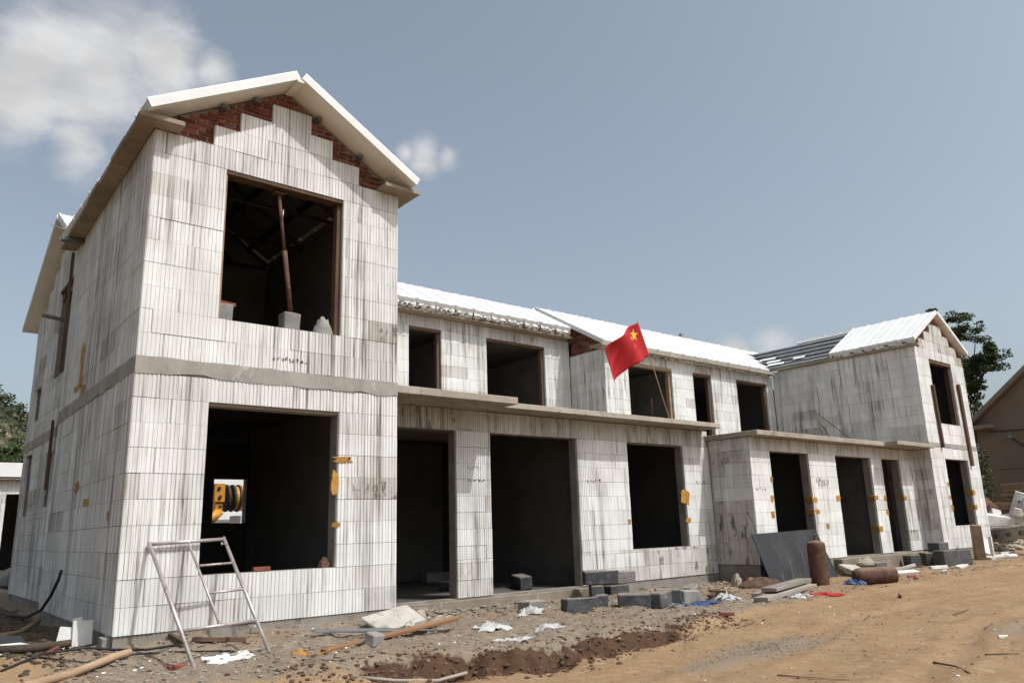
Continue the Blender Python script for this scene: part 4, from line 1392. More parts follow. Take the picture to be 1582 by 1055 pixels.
def log(name, pts, r0, r1, mat, lab, cat, group=None, seg=9):
    P_ = [Vector((x, y, onground(x, y) + r0 * .8 + dz)) for x, y, dz in pts]
    n = len(P_)
    rr_ = [r0 + (r1 - r0) * i / (n - 1) for i in range(n)]
    return tag(add(name, tube_me(name, P_, rr_, M[mat], seg), None), lab, cat, group)


bar('plank', (1.82, -1.47), (3.97, -1.0), .11, .045, 'redwood', 'long orange-brown board lying across the rubble in front of the near house', 'plank', dz=.02, z1=gtrue(3.97, -1) + .10)
bar('steel_angle', (2.13, -.55), (3.55, -1.15), .05, .02, 'steel', 'thin dark steel bar lying beside the orange board', 'bar', dz=.07)
bar('steel_angle', (2.10, -.66), (3.50, -1.30), .05, .02, 'steel', 'second thin steel bar, just in front of the first', 'bar', dz=.06)
bar('plank', (.80, -.22), (1.36, -.42), .06, .045, 'timber', 'short brown plank lying along the foot of the near wall', 'plank', dz=.01)
bar('plank', (.62, .0), (.66, -.42), .05, .04, 'timber', 'short stick of timber at the foot of the near corner', 'plank', dz=.03)
bar('plank', (1.05, -.75), (1.9, -.62), .03, .02, 'greywood', 'thin lath on the ground between the scaffold feet', 'plank', dz=.01)
bar('plank', (1.95, -1.2), (2.35, -1.45), .07, .03, 'greywood', 'short pale board end in the rubble left of the orange board', 'plank', dz=.02)
log('timber_pole', [(-.95, -.95, 0), (-.5, -.72, 0), (-.1, -.55, .01), (.08, -.46, .02)], .045, .038, 'wood', 'pale round timber pole lying at the bottom left corner', 'pole')
log('timber_pole', [(-1.0, .62, 0), (-.62, .52, .02), (-.3, .5, .03)], .05, .04, 'bark', 'dark log lying in the shade left of the near house', 'pole')
log('timber_pole', [(-.9, 2.2, 0), (-.5, 2.6, .03), (-.22, 3.0, .08)], .035, .03, 'wood', 'pale stick in the shade by the left wall', 'pole')
log('pipe', [(1.66, -2.44, 0), (2.0, -2.72, .01), (2.4, -2.85, .03), (2.76, -2.86, .06)], .018, .018, 'greywood', 'thin grey hose curving along the bottom edge of the bank', 'hose')
log('cable', [(-1.05, -.25, .0), (-.68, .0, .02), (-.2, .18, .01), (.02, -.06, .01), (.3, -.28, .02), (.62, -.34, .02)], .014, .014, 'cable', 'black hose snaking along the ground past the near corner', 'hose', seg=6)
log('cable', [(-.80, .02, .02), (-.3, -.22, .0), (.1, -.38, .01), (.5, -.5, .0), (1.1, -.62, .0)], .010, .010, 'cable', 'second thinner black hose in front of the first', 'hose', seg=6)

# foam scraps by the shaded corner
tag(add('foam_sheet', box_me('foam_sheet', (-.14, .14, -.11, .11, 0, .045), M['eps_plain'], .004, .006, 3), None, T(-.80, .80, onground(-.8, .8) + .01, .5, .1, .05)), 'square white foam sheet lying flat in the shade at far left', 'foam scrap')
tag(add('foam_sheet', box_me('foam_sheet', (-.11, .11, 0, .03, 0, .26), M['eps_plain'], .004, .012, 4), None, T(-.33, .62, onground(-.33, .62) - .02, -.35, -.30, .12)), 'white foam piece leaning outward at the shaded corner, left one', 'foam scrap')
tag(add('foam_sheet', box_me('foam_sheet', (-.10, .10, 0, .03, 0, .30), M['eps_plain'], .004, .012, 5), None, T(-.18, .56, onground(-.18, .56) - .02, -.15, -.28, 0)), 'white foam piece leaning at the shaded corner, taller middle one', 'foam scrap')
tag(add('foam_sheet', box_me('foam_sheet', (-.05, .05, 0, .03, 0, .34), M['eps_plain'], .004, .02, 6), None, T(-.20, .66, onground(-.2, .66) - .02, -.1, -.2, -.08)), 'narrow foam strip standing behind the leaning foam pieces', 'foam scrap')
fb = add('foam_block', block_mesh(6, .30), None, T(-.08, .30, onground(-.08, .3) - .02, -.75, -.35, .45))
fb['dirt'] = .8
tag(fb, 'grey ribbed foam offcut tipped over at the foot of the left wall', 'foam scrap')
tag(add('foam_sheet', box_me('foam_sheet', (-.05, .05, -.05, .05, 0, .16), M['lblock'], .006, .01, 8), None, T(-.03, .14, onground(-.03, .14) - .03, .2)), 'small grey lump standing at the near corner plinth', 'rubble')
tag(add('slate_board', box_me('slate_board', (-.20, .22, -.17, .17, 0, .03), M['sheet'], .004, .02, 8), None, T(-.82, 1.25, onground(-.82, 1.25) + .03, .3, .35, .1)), 'dark grey board lying tilted in the shade at far left', 'board')
tag(add('foam_sheet', box_me('foam_sheet', (-.08, .08, -.06, .06, 0, .03), M['eps_plain'], .004, .006, 13), None, T(-1.02, .42, onground(-1.02, .42), .9, .1)), 'small white foam scrap at the left edge', 'foam scrap')

# stone and rubble lumps by the near house
def stone(x, y, sx, sy, sz, mat, seed, lab, rz=0.0, rx=0.0, cat='stone', rough=.35, dz=-.03):
    v, f = [], []
    rr = random.Random(seed)
    rock_geo(rr, 1.0, v, f, (0, 0, .45), 1.0)
    v = [(a * sx, b * sy, max(0, c_ - .05) * sz) for a, b, c_ in v]
    me = mk('stone', v, f, [M[mat]])
    return tag(add('stone', me, None, T(x, y, onground(x, y, dz), rz, rx)), lab, cat)


tag(add('concrete_slab', box_me('concrete_slab', (-.40, .40, -.20, .20, 0, .07), M['paleconcrete'], .012, .04, 6), None, T(3.30, -.46, onground(3.3, -.5) + .02, .25, .42, -.10)), 'broken pale concrete slab tilted up at the right foot of the near house', 'slab')
stone(3.05, -.74, .12, .09, .14, 'paleconcrete', 4, 'pointed stone in front of the tilted slab, left one')
stone(3.42, -.70, .11, .08, .12, 'paleconcrete', 9, 'pointed stone in front of the tilted slab, right one')
stone(3.78, -.42, .12, .10, .22, 'dust', 7, 'brownish round stone right of the tilted slab', rz=.4)
stone(4.15, -.40, .24, .15, .18, 'dust', 17, 'large flat-topped stone right of the brownish stone', rz=-.2)
gblock(2.42, -1.50, .5, (.20, .14, .14), 'grey chunk of block lying against the orange board', mat='lblock', seed=31, tilt=.2)
stone(10.9, .55, .34, .2, .22, 'concrete', 23, 'pale rubble lump at the foot of the wall under the ground-floor window', rz=.5)
stone(12.75, .75, .24, .18, .34, 'dust', 27, 'upright brown rubble lump by the wall corner', rz=.9)
stone(13.05, .55, .30, .20, .22, 'wood', 29, 'pale broken chunk beside the brown lump at the wall corner', rz=.1)
tag(add('brown_board', lump_me('brown_board', .52, .24, .24, M['timber'], 6, 12, .25, False), None, T(12.65, .05, onground(12.65, .05) - .03, -.5)), 'rusty brown curled board lying left of the dark sheet', 'board')

# white film heaps
def film(x, y, sx, sy, sz, seed, lab, mat='plastic', rz=0.0):
    v, f = [], []
    n = 22
    rr = random.Random(seed)
    for j in range(n):
        for i in range(n):
            a, b = i / (n - 1) * 2 - 1, j / (n - 1) * 2 - 1
            edge = max(0.0, 1 - (a * a + b * b) * .8)
            px = a * sx * (1 + .8 * float(fbm(j * .35 + seed, 3.0, 2))); py = b * sy * (1 + .9 * float(fbm(i * .35 + seed, 8.0, 2)))
            w = abs(float(fbm(a * 3.4 + seed, b * 3.4 + seed * 1.7, 3)))
            zz = edge ** .8 * sz * (.3 + .95 * w) + rr.uniform(0, .003)
            wx, wy = x + px * math.cos(rz) - py * math.sin(rz), y + px * math.sin(rz) + py * math.cos(rz)
            v.append((wx - x, wy - y, gtrue(wx, wy) + .004 + zz))
    for j in range(n - 1):
        for i in range(n - 1):
            f.append((j * n + i, j * n + i + 1, (j + 1) * n + i + 1, (j + 1) * n + i))
    o = tag(add('plastic_film', mk('plastic_film', v, f, [M[mat]], smooth=True), None, T(x, y, 0)), lab, 'plastic')
    so_ = o.modifiers.new('thickness', 'SOLIDIFY'); so_.thickness = .004; so_.offset = -1
    return o


film(4.25, -1.35, .20, .16, .13, 2, 'crumpled white plastic heap in the middle of the rubble, taller left one')
film(4.05, -2.05, .26, .15, .05, 5, 'flat torn white plastic at the front of the rubble')
film(4.85, -1.80, .20, .10, .06, 8, 'small white plastic scrap right of the larger heap')
film(9.05, -1.00, .55, .24, .08, 11, 'tangle of blue plastic right of the grey block pile', mat='blue')
film(9.85, -1.05, .24, .16, .16, 14, 'crumpled white paper bag beside the blue plastic')
film(12.05, -1.75, .36, .14, .07, 17, 'red cloth lying on the track in front of the standing cylinder', mat='redcloth', rz=-.5)
film(11.40, -1.55, .25, .14, .10, 19, 'small white scrap left of the red cloth')
film(6.15, .05, .22, .18, .16, 23, 'white plastic bag lying below the wide opening')
film(1.00, -.85, .26, .16, .015, 27, 'spilled white powder between the scaffold feet', mat='bits')
film(1.75, -1.75, .14, .05, .03, 31, 'scrap of yellow wrapper in front of the orange board', mat='foam')
film(1.62, -1.28, .08, .06, .03, 33, 'small yellow wrapper left of the orange board', mat='foam')
film(7.6, -7.0, .22, .14, .05, 37, 'orange-brown wrapper at the right edge of the track', mat='foam')

# planks stacked by the sheet
PK = 'planks lying beside the standing cylinder'
bar('plank', (10.05, -1.62), (13.2, -.75), .26, .07, 'greywood', 'grey plank on the ground, front one of the plank pile', 'plank', PK, dz=.0)
bar('plank', (10.6, -1.20), (13.4, -.40), .24, .07, 'greywood', 'grey plank behind the front one in the plank pile', 'plank', PK, dz=.03)
bar('plank', (10.7, -1.38), (13.3, -.58), .28, .07, 'greywood', 'pale plank lying on top of the plank pile', 'plank', PK, dz=.105)
bar('plank', (9.9, -1.1), (11.1, -.35), .08, .06, 'wood', 'thin pale stick sloping through the rubble left of the planks', 'plank', dz=.06)
bar('plank', (10.3, -.9), (10.7, -.1), .12, .05, 'redwood', 'short reddish board end in the rubble behind the planks', 'plank', dz=.05)
bar('plank', (10.0, -.6), (11.2, .1), .10, .05, 'timber', 'dark brown stick under the curled board', 'plank', dz=.04)

# dark sheet leaning on the corner of the right house
shp = [Vector((13.05, .02, gtrue(13.05, .0) - .02)), Vector((16.55, .42, gtrue(16.5, .4) - .02)), Vector((16.05, .615, .80)), Vector((13.25, .575, .755))]
nrm = (shp[1] - shp[0]).cross(shp[3] - shp[0]).normalized() * .02
sh = mk('dark_sheet', shp + [p - nrm for p in shp], [(0, 1, 2, 3), (7, 6, 5, 4), (0, 4, 5, 1), (1, 5, 6, 2), (2, 6, 7, 3), (3, 7, 4, 0)], [M['sheet']])
tag(add('dark_sheet', sh, None), 'large dark grey board leaning against the corner of the right house', 'board')

# gas cylinders
gc = thing('gas_cylinder', 'rusty brown gas cylinder standing upright in front of the dark board', 'cylinder', (13.62, -.74, onground(13.62, -.74) - .02), .3)
add('body', lathe_me('body', [(.165, 0), (.185, .02), (.19, .06), (.19, .83), (.182, .87), (.16, .90), (.11, .922), (.05, .945)], M['rust'], 28), gc, WM[gc])
add('neck_ring', lathe_me('neck_ring', [(.048, .945), (.05, .985), (.04, 1.0)], M['rust'], 16), gc, WM[gc])
add('valve', lathe_me('valve', [(.018, 1.0), (.022, 1.03), (.035, 1.035), (.035, 1.06), (.016, 1.07), (.016, 1.10)], M['rust'], 12), gc, WM[gc])
dl = Vector((.80, -.60, .0)).normalized()
Ml = frame((14.25, -1.02, onground(14.3, -1.1) + .18), (0, 0, 1), (-dl.y, dl.x, 0))
gl = tag(add('gas_cylinder', None, None, Matrix.Translation((14.25, -1.02, onground(14.25, -1.02)))), 'rusty gas cylinder lying on its side right of the standing one', 'cylinder')
ax = Vector((0, 0, 1)).rotation_difference(dl).to_matrix().to_4x4()
Ml = Matrix.Translation((14.45, -1.05, onground(14.9, -1.3) + .165)) @ ax
add('body', lathe_me('body', [(.06, 0), (.12, .02), (.165, .08), (.18, .16), (.185, .25), (.185, .88), (.16, .93), (.10, .94)], M['rust'], 26), gl, Ml)
add('collar', lathe_me('collar', [(.188, .60), (.192, .61), (.192, .67), (.188, .68)], M['rust'], 26), gl, Ml)
film(14.42, -1.12, .24, .16, .20, 41, 'blue plastic scraps round the end of the lying cylinder', mat='blue')

# slab with a sandbag under the right openings, white strips
tag(add('concrete_slab', box_me('concrete_slab', (-.65, .65, -.3, .3, 0, .10), M['paleconcrete'], .02, .05, 26), None, T(17.2, .05, onground(17.2, .05) + .03, -.2, .35)), 'broken concrete slab tilted below the middle opening of the right house', 'slab')
tag(add('sandbag', lump_me('sandbag', .34, .2, .17, M['dust'], 12, 12, .4), None, T(17.5, .18, onground(17.5, .18) + .20, .2)), 'dusty sandbag lying on the tilted slab', 'bag')
WS = 'white strips scattered on the track'
for k, (x, y, a, L_, lab) in enumerate(((17.6, -.55, -.35, 1.25, 'long white foam strip just right of the lying cylinder'), (18.2, -.35, -.2, .7, 'white foam strip behind the long one by the cylinder'),
                                        (18.9, -.05, -.9, .75, 'white strip leaning toward the dark cube blocks'), (19.7, -.65, -.3, .6, 'white scrap in front of the big dark corner block'),
                                        (20.3, -1.0, .2, 1.0, 'flat white strip on the track in front of the corner block'), (18.6, -1.25, .4, .5, 'small white scrap alone on the track'),
                                        (23.55, -.45, .7, 1.0, 'white strip beside the upright post'), (24.3, -.35, -.2, 1.5, 'long white bar lying right of the upright post'),
                                        (24.6, -.75, .15, 1.2, 'white bar in front of the long bar by the post'), (23.7, -.75, -.8, .8, 'white strip slanting in front of the post'),
                                        (25.5, -.3, .05, 1.1, 'white bar at the edge of the rubble heap'), (24.9, .0, .35, 1.9, 'pale bar sloping up behind the white bars'),
                                        (12.5, -5.6, .5, .3, 'white scrap on the track near the right edge, upper'), (8.5, -5.95, .2, .22, 'white scrap on the track near the right edge, lower'))):
    tag(add('foam_strip', box_me('foam_strip', (-L_ / 2, L_ / 2, -.06, .06, 0, .07) if k < 12 else (-L_ / 3, L_ / 3, -.04, .04, 0, .02), M['eps_plain'], .006, .02, 70 + k), None,
            T(x, y, onground(x, y) + (.0 if k != 11 else .25), a, rng.uniform(-.2, .2), (.0 if k not in (2, 11) else -.25))), lab, 'strip', WS)
tag(add('foam_strip', box_me('foam_strip', (-.05, .05, -.04, .04, 0, .62), M['eps_plain'], .004, .01, 99), None, T(24.05, -.45, onground(24.05, -.45))), 'white strip standing upright right of the timber post', 'strip', WS)
tag(add('timber_post', box_me('timber_post', (-.22, .22, -.12, .12, 0, 1.02), M['wood'], .01, .015, 15), None, T(23.15, -.42, onground(23.15, -.42) - .04, .5, 0, -.03)), 'short square timber post standing at the foot of the far gabled house', 'post')

# heap of rubble past the far house
hp_v, hp_f = [], []
rr = random.Random(77)
for _ in range(1500):
    x = rr.gauss(30.2, 2.2); y = rr.gauss(.8, 1.6)
    if x < 26.0:
        continue
    rock_geo(rr, rr.uniform(.05, .24), hp_v, hp_f, (x, y, gtrue(x, y) + .02))
hp = add('rubble_heap', mk('rubble_heap', hp_v, hp_f, [M['dust']]))
hp['kind'] = 'stuff'; hp['label'] = 'brown rubble heap past the far gabled house'
pf = thing('perforated_panel', 'broken white panel with square holes tipped on the rubble heap at the right edge', 'panel', (28.0, .2, .75), 0)
Mp = T(28.0, .32, .80, -1.15, .25, .35)
pan = core_mesh('slab', .95, 0, 1.05, [(.15, .32, .2, .36), (.45, .62, .2, .36), (.15, .32, .62, .78), (.45, .62, .62, .78)], 0, .10, [M['eps_plain'], M['eps_plain']])
add('slab', pan, pf, Mp)
for k, (x, y, z, d_, e_, lab) in enumerate(((27.9, -.35, 1.25, (.9, .35, .4), (.3, .5, .6), 'big white chunk at the right edge on top of the rubble heap'),
                                            (27.55, .55, .85, (1.3, .5, .35), (.2, .1, -.5), 'pale slanted slab chunk low on the rubble heap'),
                                            (27.0, -.35, 1.05, (.4, .3, .25), (.5, .2, .3), 'small bright white chunk in front of the perforated panel'),
                                            (27.9, .7, .95, (.5, .35, .3), (.2, .6, .9), 'white chunk between heap and far house'),
                                            (28.8, .15, .75, (.7, .5, .3), (.4, .1, 1.2), 'grey-white chunk below the perforated panel'))):
    tag(add('rubble_chunk', box_me('rubble_chunk', (-d_[0] / 2, d_[0] / 2, -d_[1] / 2, d_[1] / 2, -d_[2] / 2, d_[2] / 2), M['eps_plain'], .03, .07, 200 + k), None, T(x, y, z, e_[2], e_[0], e_[1])), lab, 'rubble')
bm_ = thing('concrete_beam', 'pale precast beam with square recesses lying in front of the rubble heap', 'beam', (26.4, -.3, -.1))
a_, b_ = Vector((27.2, 1.3, .02)), Vector((25.6, -1.5, .36))
Mb = frame(a_, (b_ - a_), (0, 0, 1))
Lb = (b_ - a_).length
me_ = core_mesh('web', Lb, 0, .36, [(.5 + k * .55, .75 + k * .55, .10, .24) for k in range(4)], 0, .16, [M['concrete'], M['concrete']])
MbZ = Matrix.Translation(a_) @ Euler((0, -math.asin((b_ - a_).z / Lb), math.atan2((b_ - a_).y, (b_ - a_).x))).to_matrix().to_4x4()
me_.materials.clear(); me_.materials.append(M['slab']); me_.materials.append(M['slab'])
add('web', me_, bm_, MbZ)
add('flange', box_me('flange', (0, Lb, -.06, .22, .362, .43), M['eps_plain'], .008), bm_, MbZ)
add('recess_back', box_me('recess_back', (.1, Lb - .1, .10, .15, .05, .3), M['slab'], .0), bm_, MbZ)

# stacked lumber behind the heap
LG = 'stacked boards behind the rubble heap'
for k in range(7):
    z = 1.0 + k * .17
    tag(add('lumber_board', box_me('lumber_board', (-.5, .5, -1.6, 1.6, 0, .15), M['wood'], .008, .03, 300 + k), None, T(33.1 + rng.uniform(-.1, .1), .5 + rng.uniform(-.15, .15) - .25 * (k > 3), z, rng.uniform(-.04, .04))),
        ('bottom', 'second', 'third', 'fourth', 'fifth', 'sixth', 'topmost')[k] + ' board from the ground up in the lumber stack at the right edge', 'lumber', LG)
gblock(33.2, .4, 0, (1.5, 3.0, 1.45), 'dark pile of debris carrying the lumber stack', mat='dust', z=-.45, seed=51, name='debris_base', cat='debris')
stone(30.6, 2.1, .8, .6, .9, 'rust', 53, 'dark tangled scrap heap beside the lumber stack', dz=.2)

# brown stucco house at the right edge
bh = thing('stucco_house', 'brown stucco house with a tiled verge at the right edge of the picture', 'house', (38.5, -1.0, 0))
x0 = 36.2
gp_ = [(x0, 3.7, -.6), (x0, 3.7, 5.0), (x0, -1.1, 8.95), (x0, -5.9, 5.0), (x0, -5.9, -.6)]
n = len(gp_)
add('wall', mk('wall', gp_ + [(x0 + 9, y, z) for _, y, z in gp_], [tuple(range(n))] + [tuple(range(n, 2 * n))[::-1]] + [(i, n + i, n + (i + 1) % n, (i + 1) % n) for i in range(n)], [M['stucco']]), bh)
for s in (1, -1):
    pts = [(x0 - .35, -1.1, 9.0), (x0 - .35, -1.1 + s * 5.3, 4.63), (x0 + 9.3, -1.1 + s * 5.3, 4.63), (x0 + 9.3, -1.1, 9.0)]
    rf = mk('roof', [(a, b, c_) for a, b, c_ in pts] + [(a, b, c_ + .22) for a, b, c_ in pts], [(0, 1, 2, 3)[::s], (4, 7, 6, 5)[::s], (0, 4, 5, 1)[::s], (1, 5, 6, 2)[::s], (2, 6, 7, 3)[::s], (3, 7, 4, 0)[::s]], [M['stuccotrim']])
    add('roof', rf, bh)
add('eave_slab', box_me('eave_slab', (x0 - .5, x0 - .004, 2.9, 4.2, 4.72, 4.88), M['stuccotrim'], .02), bh)
lp = add('wall_lamp', lathe_me('wall_lamp', [(.02, 0), (.16, .02), (.14, .10), (.05, .18), (.02, .30)], M['steel'], 14), bh, T(x0 - .22, 2.35, 4.2))
add('lamp_arm', tube_me('lamp_arm', [(x0, 2.35, 4.62), (x0 - .22, 2.35, 4.5)], .02, M['steel'], 6), lp)
add('wall_cable', tube_me('wall_cable', [(x0 - .02, 3.2, 4.6), (x0 - .03, 2.35, 4.55), (x0 - .03, 1.4, 4.55), (x0 - .03, -1, 4.7)], .018, M['cable'], 5), bh)
add('wall_cable', tube_me('wall_cable', [(x0 - .02, 2.3, 4.2), (x0 - .03, 1.7, 3.65), (x0 - .03, 1.0, 3.5), (x0 - .03, -1, 4.0)], .018, M['cable'], 5), bh)
add('conduit', box_me('conduit', (x0 - .03, x0 - .003, -5.8, 3.6, 2.95, 3.0), M['stuccotrim']), bh)

# ------------------------------------------------------------------ trees
def tree(name, label, base_, height, clumps, leafs, size, seed, tr=.16):
    rr = random.Random(seed)
    t_ = thing(name, label, 'tree', base_)
    bx, by, bz = base_
    tv, tf = [], []
    top = Vector((bx + rr.uniform(-.3, .3), by + rr.uniform(-.3, .3), bz + height * .8))
    tube_geo([(bx, by, bz - .2), (bx + .1, by, bz + height * .3), tuple((Vector((bx, by, bz + height * .55)) + top) / 2), tuple(top)], [tr, tr * .8, tr * .5, tr * .15], 8, tv, tf)
    for c_, r3 in clumps:
        z0_ = bz + height * rr.uniform(.3, .65)
        s_ = Vector((bx, by, min(z0_, c_[2] - .2)))
        m_ = (s_ + Vector(c_)) / 2 + Vector((0, 0, -.15))
        tube_geo([s_, m_, Vector(c_) + Vector((rr.uniform(-.3, .3), rr.uniform(-.3, .3), .2))], [tr * .4, tr * .25, .015], 5, tv, tf)
    add('trunk', mk('trunk', tv, tf, [M['bark']]), t_)
    v, f = [], []
    tot = sum(r[0] * r[1] * r[2] for _, r in clumps)
    for c_, r3 in clumps:
        k_ = max(40, int(leafs * r3[0] * r3[1] * r3[2] / tot))
        # sub-clumps give light and dark masses with gaps
        for _ in range(7):
            d = Vector((rr.gauss(0, 1), rr.gauss(0, 1), rr.gauss(0, .8))).normalized() * rr.uniform(.3, .95)
            s_ = rr.uniform(.28, .5)
            leaf_quads(rr, v, f, (c_[0] + d.x * r3[0], c_[1] + d.y * r3[1], c_[2] + d.z * r3[2]), (r3[0] * s_, r3[1] * s_, r3[2] * s_ * .7), k_ // 7, size)
    add('crown', mk('crown', v, f, [M['leaf']]), t_)
    return t_


tree('pine_tree', 'dark green airy tree rising behind the far gabled house', (40.6, 6.0, -.3), 11.5,
     [((40.0, 6.3, 11.1), (.9, 1.0, .55)), ((40.4, 5.0, 10.9), (.9, .8, .6)), ((40.3, 4.9, 9.9), (.8, .8, .6)), ((40.4, 4.2, 9.2), (.9, .9, .8)), ((40.3, 4.2, 8.4), (.9, .9, .7)),
      ((40.5, 5.2, 8.9), (1.0, 1.0, 1.0)), ((40.7, 3.7, 8.75), (.5, .6, .35)), ((40.3, 4.9, 7.5), (.8, .8, .6)), ((40.6, 6.8, 9.6), (1.2, 1.2, 1.0)), ((40.9, 5.9, 10.2), (1.0, 1.0, .8)), ((40.5, 4.9, 6.6), (.6, .6, .6)), ((40.4, 5.3, 10.2), (.8, .8, .7)), ((40.4, 4.6, 8.0), (1.0, .9, .8)), ((40.2, 5.6, 7.6), (1.0, 1.0, 1.0)), ((40.3, 4.3, 10.3), (.4, .45, .4))],
     17000, .15, 5)
tree('bushy_tree', 'small green tree between the far gabled house and the brown house', (44.5, 6.3, -.3), 6.6,
     [((44.2, 5.6, 6.3), (.8, .7, .5)), ((44.3, 6.7, 6.0), (.8, .8, .6)), ((44.3, 5.0, 6.6), (.5, .5, .3)), ((44.3, 6.2, 5.1), (1.0, 1.0, 1.0)), ((44.3, 6.7, 3.6), (1.0, 1.0, 1.2)), ((44.3, 6.5, 1.8), (1.0, 1.0, 1.2))], 6000, .16, 8)
v, f = [], []
rr = random.Random(15)
vn = thing('creeper', 'green creeper climbing between the far house and the brown wall', 'plant', (33.5, 2.65, -.1))
for k in range(12):
    leaf_quads(rr, v, f, (33.5 + rr.uniform(-.2, .2), 2.65 + rr.uniform(-.15, .15), .2 + k * .30), (.3, .22, .3), 70, .12)
add('foliage', mk('foliage', v, f, [M['leaf']]), vn)
add('stem', tube_me('stem', [(33.5, 2.65, -.3), (33.55, 2.6, 1.5), (33.45, 2.65, 3.6)], [.04, .03, .015], M['bark'], 6), vn)

# trees behind the left building, at the foot of the hill
for k, (x, y, h_, sd) in enumerate(((3.2, 55.0, 8.0, 31), (5.2, 57.0, 8.4, 33), (.8, 56.0, 7.8, 35), (8.2, 60.0, 8.6, 37))):
    tree('leafy_tree', ('dark leafy tree behind the white building at the far left, ' + ('nearest one', 'half hidden by the wall', 'leftmost one', 'rearmost one')[k]), (x, y, -.4), h_,
         [((x + rr.uniform(-1.2, 1.2), y + rr.uniform(-1, 1), h_ * q_), (1.6, 1.5, 1.1)) for q_ in (.35, .5, .62, .75, .88)], 4200, .30, sd)

# ------------------------------------------------------------------ white building at the far left
wh = thing('white_building', 'low white foam-block building with a pale roof edge at the far left', 'building', (-3.0, 29.0, 0))
XL0 = -10.0
opL = [(2.15 - XL0, 3.05 - XL0, -.4, 2.95), (-2.0 - XL0, -.4 - XL0, .8, 2.6)]
wl, ML = wall(wh, 'front_wall', XL0, 26.8, FRONT, 17.0, -.6, 3.5, opL)
lay(wl, ML, 8.0, 17.0, -.1, 3.5, opL, lambda u, z: .3, seed=120)
pbox(wh, 'roof_slab', (XL0 - .3, 7.3, 26.5, 33, 3.504, 3.60), M['concrete'])
pbox(wh, 'parapet', (XL0 - .3, 7.3, 26.45, 26.7, 3.604, 4.15), M['roof'])
pbox(wh, 'back_wall', (XL0, 7.0, 32.6, 32.9, -.6, 3.5), M['core'])
pbox(wh, 'side_wall', (6.78, 7.0, 27.06, 32.58, -.6, 3.5), M['core'])
for k, (x, y, z, s, lab) in enumerate(((.45, 12.0, .12, .42, 'grey sack on top of the pile past the left wall'), (.35, 11.8, -.22, .55, 'pale sack at the bottom of the pile past the left wall'), (-.5, 12.2, -.22, .5, 'sack at the left of the pile past the left wall'))):
    tag(add('sack', lump_me('sack', s, .3, .32, M['lblock' if k == 0 else 'dust'], 21 + k, 12, .35), None, T(x, y, z, .3 * k)), lab, 'sack', 'sacks past the left wall')

# ------------------------------------------------------------------ machine and sheds seen through the back window
cr = thing('construction_machine', 'orange construction machine with black hoses, seen through the near house windows', 'machine', (7.6, 16.0, -.3))
add('drum', lathe_me('drum', [(.22, 0), (.36, .06), (.41, .3), (.41, 1.9), (.34, 2.1), (.2, 2.2)], M['yellow'], 26), cr, T(7.05, 16.0, 2.28, 0, 0, math.pi / 2))
for k in range(3):
    add('hose', lathe_me('hose', [(.42, 0), (.44, .02), (.44, .07), (.42, .09)], M['grease'], 24), cr, T(6.62 + k * .19 + .25, 16.0, 2.28, 0, 0, math.pi / 2))
hd = add('head', boxes_me('head', [(6.42, 6.74, 15.6, 16.4, 2.15, 2.72), (6.48, 6.70, 15.65, 16.3, 1.75, 2.148)], M['yellow']), cr)
add('hook_arm', tube_me('hook_arm', [(6.62, 15.7, 1.85), (6.40, 15.65, 1.62), (6.10, 15.62, 1.60)], [.16, .15, .10], M['yellow'], 8), cr)
for (x, z) in ((6.54, 2.58), (6.58, 2.30), (6.60, 2.0)):
    add('bolt', lathe_me('bolt', [(.055, 0), (.055, .03), (.03, .04)], M['grease'], 10), hd, T(x, 15.58, z, 0, math.pi / 2))
add('chassis', box_me('chassis', (5.8, 11.2, 15.4, 16.6, .95, 1.15), M['steel'], .02), cr)
add('body_box', box_me('body_box', (7.25, 8.0, 15.5, 16.5, 1.15, 1.72), M['roof'], .02), cr)
add('cab', box_me('cab', (9.4, 11.0, 15.3, 16.7, 1.16, 3.0), M['yellow'], .08), cr)
for x in (6.4, 8.6, 10.4):
    for y in (15.35, 16.45):
        wv = add('wheel', lathe_me('wheel', [(.30, 0), (.50, .02), (.53, .08), (.53, .24), (.50, .30), (.30, .32)], M['grease'], 22), cr, T(x, y + .3, .22, 0, math.pi / 2))
sd_ = thing('white_shed', 'long pale shed wall with grey base, seen through the back window', 'building', (10, 23, 0))
pbox(sd_, 'wall', (7.05, 20.0, 22.0, 22.3, -.6, 4.6), M['roof'])
pbox(sd_, 'base_wall', (5.0, 13.0, 19.0, 19.25, -.6, 1.55), M['lblock'])
pbox(sd_, 'coping', (4.95, 13.05, 18.95, 19.3, 1.553, 1.66), M['concrete'])

# ------------------------------------------------------------------ loose chips nobody could count
def scatter(name, label, n, fn, smin, smax, mat, seed, flat=.6):
    rr = random.Random(seed)
    v, f = [], []
    for _ in range(n):
        x, y = fn(rr)
        fy = float(front_y(x))
        if y > fy - .03 and x > -.03:
            continue
        s = smin + (smax - smin) * rr.random() ** 4
        rock_geo(rr, s, v, f, (x, y, gtrue(x, y) + s * .15), flat)
    o = add(name, mk(name, v, f, [M[mat]]))
    o['kind'] = 'stuff'; o['label'] = label
    return o


def in_rub(rr):
    x = rr.uniform(-.6, 13.5) if rr.random() < .8 else rr.uniform(13.5, 25)
    yb = float(bank_y(x)); yf = float(front_y(x))
    return x, yb + .25 + (yf - yb) * rr.random() ** .8


def near_bank(rr):
    x = rr.uniform(1.0, 8.5)
    return x, float(bank_y(x)) + rr.gauss(.3, .25)


def on_track(rr):
    x = rr.uniform(1.0, 24) if rr.random() < .5 else rr.uniform(2, 11)
    return x, rr.uniform(-7.5, -1.8)


def by_wall(rr):
    x = rr.uniform(4.0, 13.4)
    return x, 1.75 - abs(rr.gauss(0, .55))


